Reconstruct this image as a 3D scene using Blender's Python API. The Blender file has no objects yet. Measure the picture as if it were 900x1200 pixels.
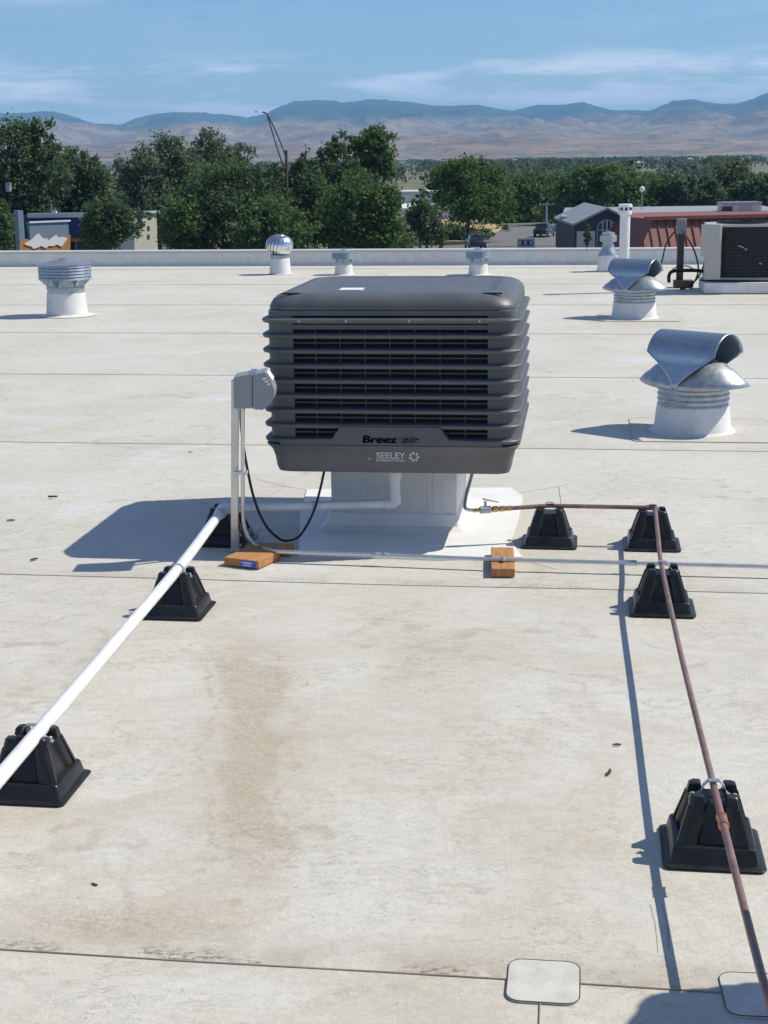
import bpy, bmesh, math, random
from mathutils import Vector, Matrix, noise
R = math.radians
random.seed(11)
scene = bpy.context.scene
col = scene.collection

# ------------------------------------------------------------------ camera
F = 1750.0                      # focal length in photo pixels (900 wide)
CAM_H = 1.74                    # camera height above the roof
PITCH = math.atan((600 - 186) / F)
ROLL = R(0.75)
fwd = Vector((0, math.cos(PITCH), -math.sin(PITCH)))
up0 = Vector((0, math.sin(PITCH), math.cos(PITCH)))
rt0 = Vector((1, 0, 0))
rt = rt0 * math.cos(ROLL) - up0 * math.sin(ROLL)
up = up0 * math.cos(ROLL) + rt0 * math.sin(ROLL)
cam_d = bpy.data.cameras.new("camera")
cam_d.sensor_fit = 'HORIZONTAL'
cam_d.sensor_width = 36.0
cam_d.lens = 36.0 * F / 900.0
cam_d.clip_start = 0.1
cam_d.clip_end = 60000
cam = bpy.data.objects.new("camera", cam_d)
m3 = Matrix((rt, up, -fwd)).transposed()
cam.matrix_world = Matrix.Translation((0, 0, CAM_H)) @ m3.to_4x4()
col.objects.link(cam)
scene.camera = cam

def ray(x, y):
    return fwd + rt * ((x - 450) / F) + up * ((600 - y) / F)
def G(x, y, z=0.0):
    d = ray(x, y)
    return Vector((0, 0, CAM_H)) + d * ((z - CAM_H) / d.z)
def AT(x, y, Y):
    d = ray(x, y)
    return Vector((0, 0, CAM_H)) + d * (Y / d.y)

# ------------------------------------------------------------------ light
SUN_EL, SUN_AZ = R(48.5), R(8.0)      # azimuth measured from +X towards +Y
sunv = Vector((math.cos(SUN_EL) * math.cos(SUN_AZ), math.cos(SUN_EL) * math.sin(SUN_AZ), math.sin(SUN_EL)))
sl = bpy.data.lights.new("sun", 'SUN')
sl.energy = 4.7
sl.angle = R(0.53)
sl.color = (1.0, 0.945, 0.81)
sun = bpy.data.objects.new("sun", sl)
sun.rotation_euler = sunv.to_track_quat('Z', 'Y').to_euler()
sun.location = (0, 0, 50)
col.objects.link(sun)

world = bpy.data.worlds.new("World")
scene.world = world
world.use_nodes = True
wn, wl = world.node_tree.nodes, world.node_tree.links
wn.clear()
w_out = wn.new('ShaderNodeOutputWorld')
sky = wn.new('ShaderNodeTexSky')
sky.sky_type = 'NISHITA'
sky.sun_disc = False
sky.sun_elevation = SUN_EL
sky.sun_rotation = R(90) - SUN_AZ
sky.altitude = 900
sky.air_density = 1.15
sky.dust_density = 0.0
sky.ozone_density = 10.0
bg = wn.new('ShaderNodeBackground'); bg.inputs['Strength'].default_value = 0.105
wl.new(sky.outputs['Color'], bg.inputs['Color'])
cbg = wn.new('ShaderNodeBackground'); cbg.inputs['Color'].default_value = (0.62, 0.66, 0.78, 1); cbg.inputs['Strength'].default_value = 1.3
tc = wn.new('ShaderNodeTexCoord')
mp = wn.new('ShaderNodeMapping'); mp.inputs['Scale'].default_value = (9, 9, 62); mp.inputs['Location'].default_value = (1.3, 0.4, 0.2)
wl.new(tc.outputs['Generated'], mp.inputs['Vector'])
cn = wn.new('ShaderNodeTexNoise'); cn.inputs['Scale'].default_value = 1.0; cn.inputs['Detail'].default_value = 7; cn.inputs['Roughness'].default_value = 0.62
wl.new(mp.outputs['Vector'], cn.inputs['Vector'])
cr = wn.new('ShaderNodeValToRGB'); cr.color_ramp.elements[0].position = 0.45; cr.color_ramp.elements[1].position = 0.62
wl.new(cn.outputs['Fac'], cr.inputs['Fac'])
sx = wn.new('ShaderNodeSeparateXYZ'); wl.new(tc.outputs['Generated'], sx.inputs['Vector'])
band = wn.new('ShaderNodeValToRGB')
be = band.color_ramp.elements
be[0].position = 0.02; be[0].color = (0.6, 0.6, 0.6, 1)
be[1].position = 0.125; be[1].color = (0.3, 0.3, 0.3, 1)
for p_, v_ in ((0.036, 0.75), (0.050, 1.0), (0.060, 0.8), (0.068, 0.1), (0.094, 0.08), (0.104, 0.6)):
    e_ = be.new(p_); e_.color = (v_, v_, v_, 1)
wl.new(sx.outputs['Z'], band.inputs['Fac'])
cm = wn.new('ShaderNodeMath'); cm.operation = 'MULTIPLY'
wl.new(cr.outputs['Color'], cm.inputs[0]); wl.new(band.outputs['Color'], cm.inputs[1])
mix = wn.new('ShaderNodeMixShader')
wl.new(cm.outputs[0], mix.inputs['Fac']); wl.new(bg.outputs[0], mix.inputs[1]); wl.new(cbg.outputs[0], mix.inputs[2])
wl.new(mix.outputs[0], w_out.inputs['Surface'])

scene.view_settings.view_transform = 'Standard'
scene.view_settings.look = 'None'
scene.view_settings.exposure = 0.09
scene.view_settings.gamma = 1.0
scene.render.engine = 'CYCLES'
cy = scene.cycles
cy.use_denoising = True
cy.max_bounces = 6
cy.diffuse_bounces = 3
cy.glossy_bounces = 3
cy.volume_bounces = 1
cy.sample_clamp_indirect = 4.0

# ------------------------------------------------------------------ materials
def rgb(c): return (c[0], c[1], c[2], 1.0)
def mat(name, base, rough=0.6, metal=0.0, var=0.0, scale=8.0, bump=0.0, bscale=40.0, coat=0.0, spec=0.5, var_col=None, stretch=None, dust=0.0, world=False):
    m = bpy.data.materials.new(name); m.use_nodes = True
    n, l = m.node_tree.nodes, m.node_tree.links
    b = n['Principled BSDF']
    b.inputs['Base Color'].default_value = rgb(base)
    b.inputs['Roughness'].default_value = rough
    b.inputs['Metallic'].default_value = metal
    b.inputs['Specular IOR Level'].default_value = spec
    if coat: b.inputs['Coat Weight'].default_value = coat
    t = None
    if var or bump:
        t = n.new('ShaderNodeTexCoord')
        vec = t.outputs['Object']
        if world: vec = n.new('ShaderNodeNewGeometry').outputs['Position']
        if stretch:
            mm = n.new('ShaderNodeMapping'); mm.inputs['Scale'].default_value = stretch
            l.new(vec, mm.inputs['Vector']); vec = mm.outputs['Vector']
    if var:
        nz = n.new('ShaderNodeTexNoise'); nz.inputs['Scale'].default_value = scale; nz.inputs['Detail'].default_value = 6; nz.inputs['Roughness'].default_value = 0.65
        l.new(vec, nz.inputs['Vector'])
        rp = n.new('ShaderNodeValToRGB')
        rp.color_ramp.elements[0].position = 0.3; rp.color_ramp.elements[1].position = 0.72
        a = var_col or tuple(c * (1 - var) for c in base)
        rp.color_ramp.elements[0].color = rgb(a)
        rp.color_ramp.elements[1].color = rgb(tuple(min(1, c * (1 + var * 0.6)) for c in base))
        l.new(nz.outputs['Fac'], rp.inputs['Fac']); l.new(rp.outputs['Color'], b.inputs['Base Color'])
        rr = n.new('ShaderNodeMapRange'); rr.inputs['To Min'].default_value = max(0.05, rough - 0.1); rr.inputs['To Max'].default_value = min(1, rough + 0.12)
        l.new(nz.outputs['Fac'], rr.inputs['Value']); l.new(rr.outputs['Result'], b.inputs['Roughness'])
    if dust:
        g = n.new('ShaderNodeNewGeometry'); sp = n.new('ShaderNodeSeparateXYZ'); l.new(g.outputs['Normal'], sp.inputs[0])
        nd = n.new('ShaderNodeTexNoise'); nd.inputs['Scale'].default_value = 9; nd.inputs['Detail'].default_value = 7; nd.inputs['Roughness'].default_value = 0.7
        l.new(g.outputs['Position'], nd.inputs['Vector'])
        m1 = n.new('ShaderNodeMapRange'); m1.inputs['From Min'].default_value = -0.35; m1.inputs['From Max'].default_value = 1.0; l.new(sp.outputs['Z'], m1.inputs['Value'])
        m2 = n.new('ShaderNodeMapRange'); m2.inputs['From Min'].default_value = 0.36; m2.inputs['From Max'].default_value = 0.68; m2.inputs['To Max'].default_value = dust; l.new(nd.outputs['Fac'], m2.inputs['Value'])
        mu = n.new('ShaderNodeMath'); mu.operation = 'MULTIPLY'; l.new(m1.outputs['Result'], mu.inputs[0]); l.new(m2.outputs['Result'], mu.inputs[1])
        mxd = n.new('ShaderNodeMix'); mxd.data_type = 'RGBA'; l.new(mu.outputs[0], mxd.inputs[0])
        if var: l.new(rp.outputs['Color'], mxd.inputs[6])
        else: mxd.inputs[6].default_value = rgb(base)
        mxd.inputs[7].default_value = (0.34, 0.31, 0.26, 1); l.new(mxd.outputs[2], b.inputs['Base Color'])
    if bump:
        nb = n.new('ShaderNodeTexNoise'); nb.inputs['Scale'].default_value = bscale; nb.inputs['Detail'].default_value = 4
        l.new(vec, nb.inputs['Vector'])
        bp = n.new('ShaderNodeBump'); bp.inputs['Strength'].default_value = bump; bp.inputs['Distance'].default_value = 0.01
        l.new(nb.outputs['Fac'], bp.inputs['Height']); l.new(bp.outputs['Normal'], b.inputs['Normal'])
    return m

M = {}
M['plastic'] = mat('dark_grey_plastic', (0.088, 0.097, 0.110), 0.47, var=0.18, scale=7, bump=0.03, bscale=300, dust=0.13)
M['plastic_tank'] = mat('tank_grey_plastic', (0.125, 0.127, 0.130), 0.48, var=0.16, scale=7, bump=0.03, bscale=300, dust=0.2)
M['pad'] = mat('cooling_pad', (0.006, 0.007, 0.009), 0.9)
M['bar'] = mat('grille_bar', (0.055, 0.06, 0.068), 0.5)
M['logo_black'] = mat('logo_black', (0.004, 0.004, 0.005), 0.95, spec=0.05)
M['logo_white'] = mat('logo_white', (0.55, 0.56, 0.57), 0.6)
M['paper'] = mat('paper_label', (0.75, 0.75, 0.78), 0.6)
M['paint_white'] = mat('white_coating', (0.70, 0.70, 0.69), 0.55, var=0.14, scale=7, bump=0.12, bscale=25, dust=0.25)
M['membrane_new'] = mat('fresh_white_membrane', (0.80, 0.79, 0.76), 0.5, var=0.08, scale=5, bump=0.15, bscale=14)
M['bead_dark'] = mat('dirty_lap_edge', (0.09, 0.07, 0.05), 0.9, var=0.5, scale=20)
M['membrane_patch'] = mat('patch_membrane', (0.62, 0.605, 0.56), 0.58, var=0.16, scale=16, dust=0.35, bump=0.2, bscale=20)
M['galv'] = mat('galvanised_steel', (0.42, 0.46, 0.50), 0.46, metal=0.85, var=0.28, scale=18, bump=0.04, bscale=60)
M['galv_dull'] = mat('weathered_galvanised', (0.36, 0.43, 0.50), 0.33, metal=0.85, var=0.14, scale=30, bump=0.03, bscale=9)
M['galv_bright'] = mat('bright_aluminium', (0.78, 0.8, 0.82), 0.22, metal=1.0, var=0.1, scale=10)
M['pvc'] = mat('white_pvc', (0.76, 0.76, 0.75), 0.38, var=0.12, scale=14, dust=0.14)
M['emt'] = mat('zinc_conduit', (0.62, 0.63, 0.64), 0.35, metal=0.75, var=0.12, scale=12)
M['copper'] = mat('weathered_copper', (0.30, 0.175, 0.145), 0.42, metal=0.35, var=0.3, scale=14, var_col=(0.16, 0.105, 0.10))
M['copper_new'] = mat('bright_copper', (0.75, 0.32, 0.16), 0.3, metal=0.9, var=0.15, scale=30)
M['brass'] = mat('brass', (0.55, 0.38, 0.14), 0.35, metal=0.9)
M['black_rubber'] = mat('black_moulded_plastic', (0.009, 0.010, 0.013), 0.33, var=0.4, scale=20, bump=0.06, bscale=90, spec=0.4, dust=0.07, world=True)
M['strap'] = mat('zinc_strap', (0.45, 0.50, 0.55), 0.4, metal=0.7, var=0.2, scale=30)
M['cable'] = mat('black_cable', (0.015, 0.015, 0.016), 0.45)
M['wood'] = mat('sawn_lumber', (0.47, 0.215, 0.075), 0.78, var=0.45, scale=9, bump=0.25, bscale=30, stretch=(9, 1.1, 9), dust=0.15)
M['wood_end'] = mat('lumber_end_grain', (0.55, 0.29, 0.12), 0.8, var=0.3, scale=60)
M['sticker_blue'] = mat('blue_sticker', (0.03, 0.12, 0.5), 0.5)
M['box_grey'] = mat('grey_enclosure_paint', (0.25, 0.28, 0.30), 0.45, var=0.06, scale=8)
M['bead'] = mat('seam_grime', (0.17, 0.135, 0.10), 0.9, var=0.5, scale=2.5, var_col=(0.42, 0.38, 0.32))
M['coping'] = mat('coping_metal', (0.52, 0.53, 0.55), 0.5, var=0.06, scale=2)
M['coil'] = mat('condenser_coil', (0.012, 0.013, 0.015), 0.6, var=0.5, scale=9)
M['guard'] = mat('coil_guard', (0.022, 0.023, 0.025), 0.5)
M['beige'] = mat('beige_cabinet', (0.42, 0.415, 0.39), 0.45, var=0.06, scale=6)
M['brown_post'] = mat('brown_painted_post', (0.075, 0.06, 0.055), 0.6, var=0.15, scale=12)
M['debris'] = mat('dry_leaf', (0.07, 0.05, 0.03), 0.9, var=0.4, scale=60)
M['asphalt'] = mat('asphalt', (0.16, 0.155, 0.15), 0.9, var=0.2, scale=0.5)
M['bark'] = mat('bark', (0.11, 0.085, 0.06), 0.9, var=0.3, scale=3)
M['pole_wood'] = mat('pole_wood', (0.10, 0.08, 0.065), 0.9, var=0.3, scale=2)
M['steel_pole'] = mat('steel_pole', (0.33, 0.34, 0.35), 0.5, metal=0.3)
M['dark_pole'] = mat('dark_pole', (0.06, 0.06, 0.065), 0.6)

def leaf_mat(name, dark, light):
    m = bpy.data.materials.new(name); m.use_nodes = True
    n, l = m.node_tree.nodes, m.node_tree.links
    b = n['Principled BSDF']; b.inputs['Roughness'].default_value = 0.6; b.inputs['Specular IOR Level'].default_value = 0.12
    g = n.new('ShaderNodeNewGeometry')
    t = n.new('ShaderNodeTexCoord'); nz = n.new('ShaderNodeTexNoise'); nz.inputs['Scale'].default_value = 0.55; nz.inputs['Detail'].default_value = 3
    l.new(t.outputs['Object'], nz.inputs['Vector'])
    ad = n.new('ShaderNodeMath'); ad.operation = 'MULTIPLY_ADD'; ad.inputs[1].default_value = 0.45
    l.new(g.outputs['Random Per Island'], ad.inputs[0]); l.new(nz.outputs['Fac'], ad.inputs[2])
    rp = n.new('ShaderNodeValToRGB'); rp.color_ramp.elements[0].position = 0.4; rp.color_ramp.elements[1].position = 1.0
    rp.color_ramp.elements[0].color = rgb(dark); rp.color_ramp.elements[1].color = rgb(light)
    l.new(ad.outputs[0], rp.inputs['Fac']); l.new(rp.outputs['Color'], b.inputs['Base Color'])
    tr = n.new('ShaderNodeBsdfTranslucent'); l.new(rp.outputs['Color'], tr.inputs['Color'])
    mx = n.new('ShaderNodeMixShader'); mx.inputs['Fac'].default_value = 0.45
    l.new(b.outputs[0], mx.inputs[1]); l.new(tr.outputs[0], mx.inputs[2])
    l.new(mx.outputs[0], n['Material Output'].inputs['Surface'])
    return m
M['leaf_dark'] = leaf_mat('dark_green_leaves', (0.072, 0.124, 0.055), (0.138, 0.202, 0.095))
M['leaf_mid'] = leaf_mat('mid_green_leaves', (0.075, 0.140, 0.048), (0.150, 0.230, 0.088))
M['leaf_grey'] = leaf_mat('grey_green_leaves', (0.090, 0.138, 0.075), (0.17, 0.225, 0.13))
M['leaf_light'] = leaf_mat('yellow_green_leaves', (0.070, 0.130, 0.036), (0.145, 0.220, 0.070))
M['leaf_far'] = leaf_mat('far_foliage', (0.045, 0.072, 0.042), (0.10, 0.135, 0.08))
M['leaf_pale'] = leaf_mat('pale_olive_leaves', (0.11, 0.13, 0.065), (0.20, 0.215, 0.12))

# roof membrane: aged off-white with stains that follow their own shapes
def roof_material():
    m = bpy.data.materials.new('aged_white_membrane'); m.use_nodes = True
    n, l = m.node_tree.nodes, m.node_tree.links
    b = n['Principled BSDF']; b.inputs['Roughness'].default_value = 0.62; b.inputs['Specular IOR Level'].default_value = 0.35
    geo = n.new('ShaderNodeNewGeometry'); pos = geo.outputs['Position']
    def noise_(scale, detail=6, rough=0.6, st=None, dist=0.0):
        v = pos
        if st:
            mm = n.new('ShaderNodeMapping'); mm.inputs['Scale'].default_value = st; mm.inputs['Rotation'].default_value = (0, 0, R(7.75)); l.new(pos, mm.inputs['Vector']); v = mm.outputs['Vector']
        t = n.new('ShaderNodeTexNoise'); t.inputs['Scale'].default_value = scale; t.inputs['Detail'].default_value = detail; t.inputs['Roughness'].default_value = rough; t.inputs['Distortion'].default_value = dist
        l.new(v, t.inputs['Vector']); return t.outputs['Fac']
    def rng(v, a, c, lo=0.0, hi=1.0):
        t = n.new('ShaderNodeMapRange'); t.interpolation_type = 'SMOOTHSTEP'
        t.inputs['From Min'].default_value = a; t.inputs['From Max'].default_value = c; t.inputs['To Min'].default_value = lo; t.inputs['To Max'].default_value = hi
        l.new(v, t.inputs['Value']); return t.outputs['Result']
    def math_(op, a, c=None):
        t = n.new('ShaderNodeMath'); t.operation = op
        for i, v in enumerate((a, c)):
            if v is None: continue
            if isinstance(v, (int, float)): t.inputs[i].default_value = v
            else: l.new(v, t.inputs[i])
        return t.outputs[0]
    def mixc(fac, a, c):
        t = n.new('ShaderNodeMix'); t.data_type = 'RGBA'
        l.new(fac, t.inputs[0])
        for i, v in ((6, a), (7, c)):
            if isinstance(v, tuple): t.inputs[i].default_value = rgb(v)
            else: l.new(v, t.inputs[i])
        return t.outputs[2]
    sp = n.new('ShaderNodeSeparateXYZ'); l.new(pos, sp.inputs[0])
    X, Y = sp.outputs['X'], sp.outputs['Y']
    clean, tan, brown, grime = (0.630, 0.611, 0.555), (0.575, 0.542, 0.47), (0.40, 0.30, 0.205), (0.17, 0.14, 0.105)
    c = mixc(rng(noise_(0.9, 7, 0.62), 0.34, 0.66), clean, tan)
    # streaky wash marks along the sheets
    c = mixc(rng(noise_(1.3, 6, 0.6, (0.7, 2.2, 1)), 0.5, 0.78, 0, 0.5), c, (0.65, 0.645, 0.62))
    # the walked-on near half of the roof is browner
    c = mixc(math_('MULTIPLY', rng(Y, 8.0, 3.6, 0.0, 0.9), rng(noise_(1.6, 7, 0.68, None, 0.6), 0.40, 0.66)), c, (0.53, 0.485, 0.395))
    # pale rubbed places
    c = mixc(math_('MULTIPLY', rng(noise_(1.1, 3, 0.5, None, 0.4), 0.58, 0.70), rng(noise_(9, 4, 0.6), 0.35, 0.6, 0.4, 0.9)), c, (0.66, 0.665, 0.66))
    fine = noise_(85, 4, 0.8)
    # the long brown run-off streak below the unit
    wob = math_('MULTIPLY', math_('SUBTRACT', noise_(2.4, 5), 0.5), 0.42)
    xs = math_('ADD', math_('ADD', math_('MULTIPLY', Y, 0.088), X), wob)
    dx = math_('ABSOLUTE', math_('ADD', xs, 0.035))
    ends = math_('MULTIPLY', rng(Y, 5.5, 4.9), rng(Y, 3.25, 3.7))
    wash = math_('MULTIPLY', rng(dx, 0.24, 0.04), ends)
    c = mixc(math_('MULTIPLY', wash, 0.30), c, (0.43, 0.365, 0.275))
    streak = math_('MULTIPLY', rng(dx, 0.095, 0.05), ends)
    c = mixc(math_('MULTIPLY', streak, rng(fine, 0.40, 0.60, 0.12, 0.62)), c, brown)
    edge = math_('MULTIPLY', math_('MULTIPLY', rng(dx, 0.10, 0.118), rng(dx, 0.14, 0.122)), ends)
    c = mixc(math_('MULTIPLY', edge, rng(noise_(14, 4, 0.7), 0.45, 0.6, 0, 0.5)), c, brown)
    # puddle stain near the closest seam
    px_ = math_('ABSOLUTE', math_('ADD', math_('ADD', X, math_('MULTIPLY', wob, 1.6)), 0.62))
    py_ = math_('ABSOLUTE', math_('ADD', math_('ADD', Y, math_('MULTIPLY', wob, 0.5)), -3.2))
    pud = math_('MULTIPLY', rng(px_, 0.42, 0.05), rng(py_, 0.16, 0.02))
    c = mixc(math_('MULTIPLY', pud, rng(fine, 0.42, 0.60, 0.15, 0.65)), c, brown)
    pond = noise_(0.55, 3, 0.45, None, 0.3)
    tide = math_('ABSOLUTE', math_('SUBTRACT', pond, 0.56))
    c = mixc(math_('MULTIPLY', rng(tide, 0.010, 0.002), rng(noise_(8, 5, 0.7), 0.44, 0.62, 0, 0.55)), c, (0.40, 0.345, 0.265))
    c = mixc(rng(pond, 0.55, 0.60, 0, 0.22), c, (0.50, 0.455, 0.375))
    # grime gathered along the far side of every lap (3.05 m sheets)
    yb = math_('ADD', math_('MULTIPLY', Y, math.cos(R(7.75))), math_('MULTIPLY', X, math.sin(R(7.75))))
    fr = math_('FRACT', math_('DIVIDE', math_('SUBTRACT', yb, 2.93 - 30.5), 3.05))
    near_ = rng(Y, 8, 3, 0.25, 1.0)
    lap = math_('MULTIPLY', rng(fr, 0.06, 0.004), rng(noise_(3.0, 4, 0.6), 0.36, 0.62))
    c = mixc(math_('MULTIPLY', math_('MULTIPLY', lap, near_), 0.5), c, (0.36, 0.31, 0.235))
    lap2 = math_('MULTIPLY', rng(fr, 0.026, 0.002), rng(noise_(3.3, 3, 0.6), 0.46, 0.58))
    c = mixc(math_('MULTIPLY', math_('MULTIPLY', lap2, near_), rng(noise_(65, 4, 0.75, (0.6, 1.3, 1)), 0.50, 0.58)), c, grime)
    # scuffs: short dark creases gathered in patches
    creases = math_('ABSOLUTE', math_('SUBTRACT', noise_(6.5, 7, 0.8, (0.8, 1.7, 1), 0.2), 0.5))
    c = mixc(math_('MULTIPLY', rng(creases, 0.010, 0.001), math_('MULTIPLY', rng(noise_(1.9, 3, 0.5), 0.44, 0.60), rng(noise_(17, 3, 0.6), 0.44, 0.58, 0, 0.8))), c, (0.25, 0.22, 0.18))
    c = mixc(rng(noise_(14, 7, 0.8, (0.8, 2.0, 1), 0.4), 0.61, 0.73, 0, 0.42), c, (0.33, 0.29, 0.235))
    c = mixc(rng(noise_(46, 3, 0.6), 0.685, 0.75, 0, 0.75), c, (0.26, 0.21, 0.16))
    c = mixc(rng(noise_(160, 3, 0.75), 0.35, 0.72, 0, 0.30), c, (0.40, 0.355, 0.29))
    l.new(c, b.inputs['Base Color'])
    h = math_('ADD', math_('MULTIPLY', noise_(3.2, 5, 0.62, (0.8, 1.5, 1), 0.6), 1.5), math_('MULTIPLY', noise_(60, 4, 0.75), 0.26))
    h = math_('ADD', h, math_('MULTIPLY', rng(creases, 0.02, 0.0), 0.12))
    bp = n.new('ShaderNodeBump'); bp.inputs['Strength'].default_value = 0.4; bp.inputs['Distance'].default_value = 0.02
    l.new(h, bp.inputs['Height']); l.new(bp.outputs['Normal'], b.inputs['Normal'])
    return m
M['roof'] = roof_material()

# ------------------------------------------------------------------ mesh helper
class MB:
    def __init__(s): s.v, s.f = [], []
    def add(s, vs, fs):
        o = len(s.v); s.v += [tuple(v) for v in vs]; s.f += [tuple(i + o for i in f) for f in fs]; return s
    def box(s, c, d, rot=None):
        hx, hy, hz = d[0] / 2, d[1] / 2, d[2] / 2
        vs = [Vector((x * hx, y * hy, z * hz)) for z in (-1, 1) for y in (-1, 1) for x in (-1, 1)]
        if rot is not None: vs = [rot @ v for v in vs]
        return s.add([v + Vector(c) for v in vs], [(0, 2, 3, 1), (4, 5, 7, 6), (0, 1, 5, 4), (2, 6, 7, 3), (0, 4, 6, 2), (1, 3, 7, 5)])
    def bar(s, a, b, w, h=None):
        a, b = Vector(a), Vector(b); d = b - a
        return s.box((a + b) / 2, (w, h or w, d.length), d.to_track_quat('Z', 'Y').to_matrix())
    def loft(s, rings, cap0=True, cap1=True, closed=True):
        n = len(rings[0]); o = len(s.v)
        for r in rings: s.v += [tuple(p) for p in r]
        for k in range(len(rings) - 1):
            for i in range(n if closed else n - 1):
                j = (i + 1) % n
                s.f.append((o + k * n + i, o + k * n + j, o + (k + 1) * n + j, o + (k + 1) * n + i))
        if cap0: s.f.append(tuple(o + i for i in reversed(range(n))))
        if cap1: s.f.append(tuple(o + (len(rings) - 1) * n + i for i in range(n)))
        return s
    def lathe(s, prof, n=32, c=(0, 0, 0), cap0=True, cap1=True):
        return s.loft([[(c[0] + r * math.cos(2 * math.pi * i / n), c[1] + r * math.sin(2 * math.pi * i / n), c[2] + z) for i in range(n)] for r, z in prof], cap0, cap1)
    def tube(s, pts, r, n=10, caps=True):
        pts = [Vector(p) for p in pts]; rings = []; prev = None
        for i, p in enumerate(pts):
            d = (pts[min(i + 1, len(pts) - 1)] - pts[max(i - 1, 0)]).normalized()
            if prev is None:
                a = Vector((0, 0, 1)) if abs(d.z) < 0.9 else Vector((1, 0, 0)); u = d.cross(a).normalized()
            else:
                u = (prev - d * prev.dot(d)).normalized()
            prev = u; w = d.cross(u)
            rr = r[i] if isinstance(r, (list, tuple)) else r
            rings.append([p + (u * math.cos(2 * math.pi * k / n) + w * math.sin(2 * math.pi * k / n)) * rr for k in range(n)])
        return s.loft(rings, caps, caps)
    def prism(s, poly, z0, z1):
        return s.loft([[(x, y, z0) for x, y in poly], [(x, y, z1) for x, y in poly]])
    def mesh(s, name, m, smooth=True, angle=35):
        me = bpy.data.meshes.new(name); me.from_pydata(s.v, [], s.f); me.validate()
        bm = bmesh.new(); bm.from_mesh(me); bmesh.ops.recalc_face_normals(bm, faces=bm.faces); bm.to_mesh(me); bm.free()
        if m: me.materials.append(m)
        if smooth:
            me.polygons.foreach_set('use_smooth', [True] * len(me.polygons)); me.set_sharp_from_angle(angle=R(angle))
        return me
    def build(s, name, m, parent=None, loc=(0, 0, 0), rz=0.0, smooth=True, angle=35, bevel=0.0, label=None):
        o = bpy.data.objects.new(name, s.mesh(name, m, smooth, angle))
        col.objects.link(o); o.location = loc; o.rotation_euler = (0, 0, rz)
        if parent: o.parent = parent
        if bevel:
            bv = o.modifiers.new('bevel', 'BEVEL'); bv.width = bevel; bv.segments = 2; bv.limit_method = 'ANGLE'; bv.angle_limit = R(40)
        if label: o['label'] = label
        return o
def spline(pts, n=8):
    pts = [Vector(p) for p in pts]; out = []
    for i in range(len(pts) - 1):
        p0, p1, p2, p3 = pts[max(i - 1, 0)], pts[i], pts[i + 1], pts[min(i + 2, len(pts) - 1)]
        for k in range(n):
            t = k / n
            out.append(0.5 * ((2 * p1) + (p2 - p0) * t + (2 * p0 - 5 * p1 + 4 * p2 - p3) * t * t + (3 * p1 - p0 - 3 * p2 + p3) * t ** 3))
    out.append(pts[-1]); return out
def tag(o, label, cat, group=None):
    o['label'] = label; o['category'] = cat
    if group: o['group'] = group
    return o
def thing(name, label, cat, loc=(0, 0, 0), rz=0.0, group=None):
    o = bpy.data.objects.new(name, None); o.empty_display_size = 0.1
    col.objects.link(o); o.location = loc; o.rotation_euler = (0, 0, rz)
    return tag(o, label, cat, group)
def structure(o): o['kind'] = 'structure'; return o
def stuff(o): o['kind'] = 'stuff'; return o
def dup(root, loc, rz=None, scale=None, label=None, group=None):
    def cp(o, par):
        c = o.copy(); col.objects.link(c)
        if par: c.parent = par
        for ch in list(o.children):
            cp(ch, c)
        return c
    r = cp(root, None); r.location = loc
    if rz is not None: r.rotation_euler = (0, 0, rz)
    if scale is not None: r.scale = scale if isinstance(scale, (tuple, list)) else (scale,) * 3
    if label: r['label'] = label
    if group: r['group'] = group
    return r
def text_part(body, name, m, parent, size, loc, shear=0.0, bold=0.0, extrude=0.0015, align='CENTER', rot=(R(90), 0, 0), sx=1.0):
    cu = bpy.data.curves.new(name, 'FONT'); cu.body = body; cu.size = size; cu.shear = shear; cu.offset = bold; cu.extrude = extrude
    cu.align_x = align; cu.align_y = 'CENTER'
    t = bpy.data.objects.new('text_source', cu); col.objects.link(t)
    dg = bpy.context.evaluated_depsgraph_get()
    me = bpy.data.meshes.new_from_object(t.evaluated_get(dg)); me.name = name
    bpy.data.objects.remove(t); me.materials.clear(); me.materials.append(m)
    o = bpy.data.objects.new(name, me); col.objects.link(o); o.parent = parent
    o.location = loc; o.rotation_euler = rot; o.scale = (sx, 1, 1)
    return o

YAW = -R(7.75)
def bld(u, d, z=0.0):     # building axes: u along the laps, d away from the camera
    a = -YAW
    return Vector((u * math.cos(a) + d * math.sin(a), -u * math.sin(a) + d * math.cos(a), z))
def rsq(a, r, z, n=5, b=None):      # rounded square ring
    b = b or a; pts = []
    for cx, cy_, a0 in ((a - r, b - r, 0), (-(a - r), b - r, 90), (-(a - r), -(b - r), 180), (a - r, -(b - r), 270)):
        for k in range(n + 1):
            t = R(a0 + 90 * k / n); pts.append((cx + r * math.cos(t), cy_ + r * math.sin(t), z))
    return pts

GROUND_Z = -7.5
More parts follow.
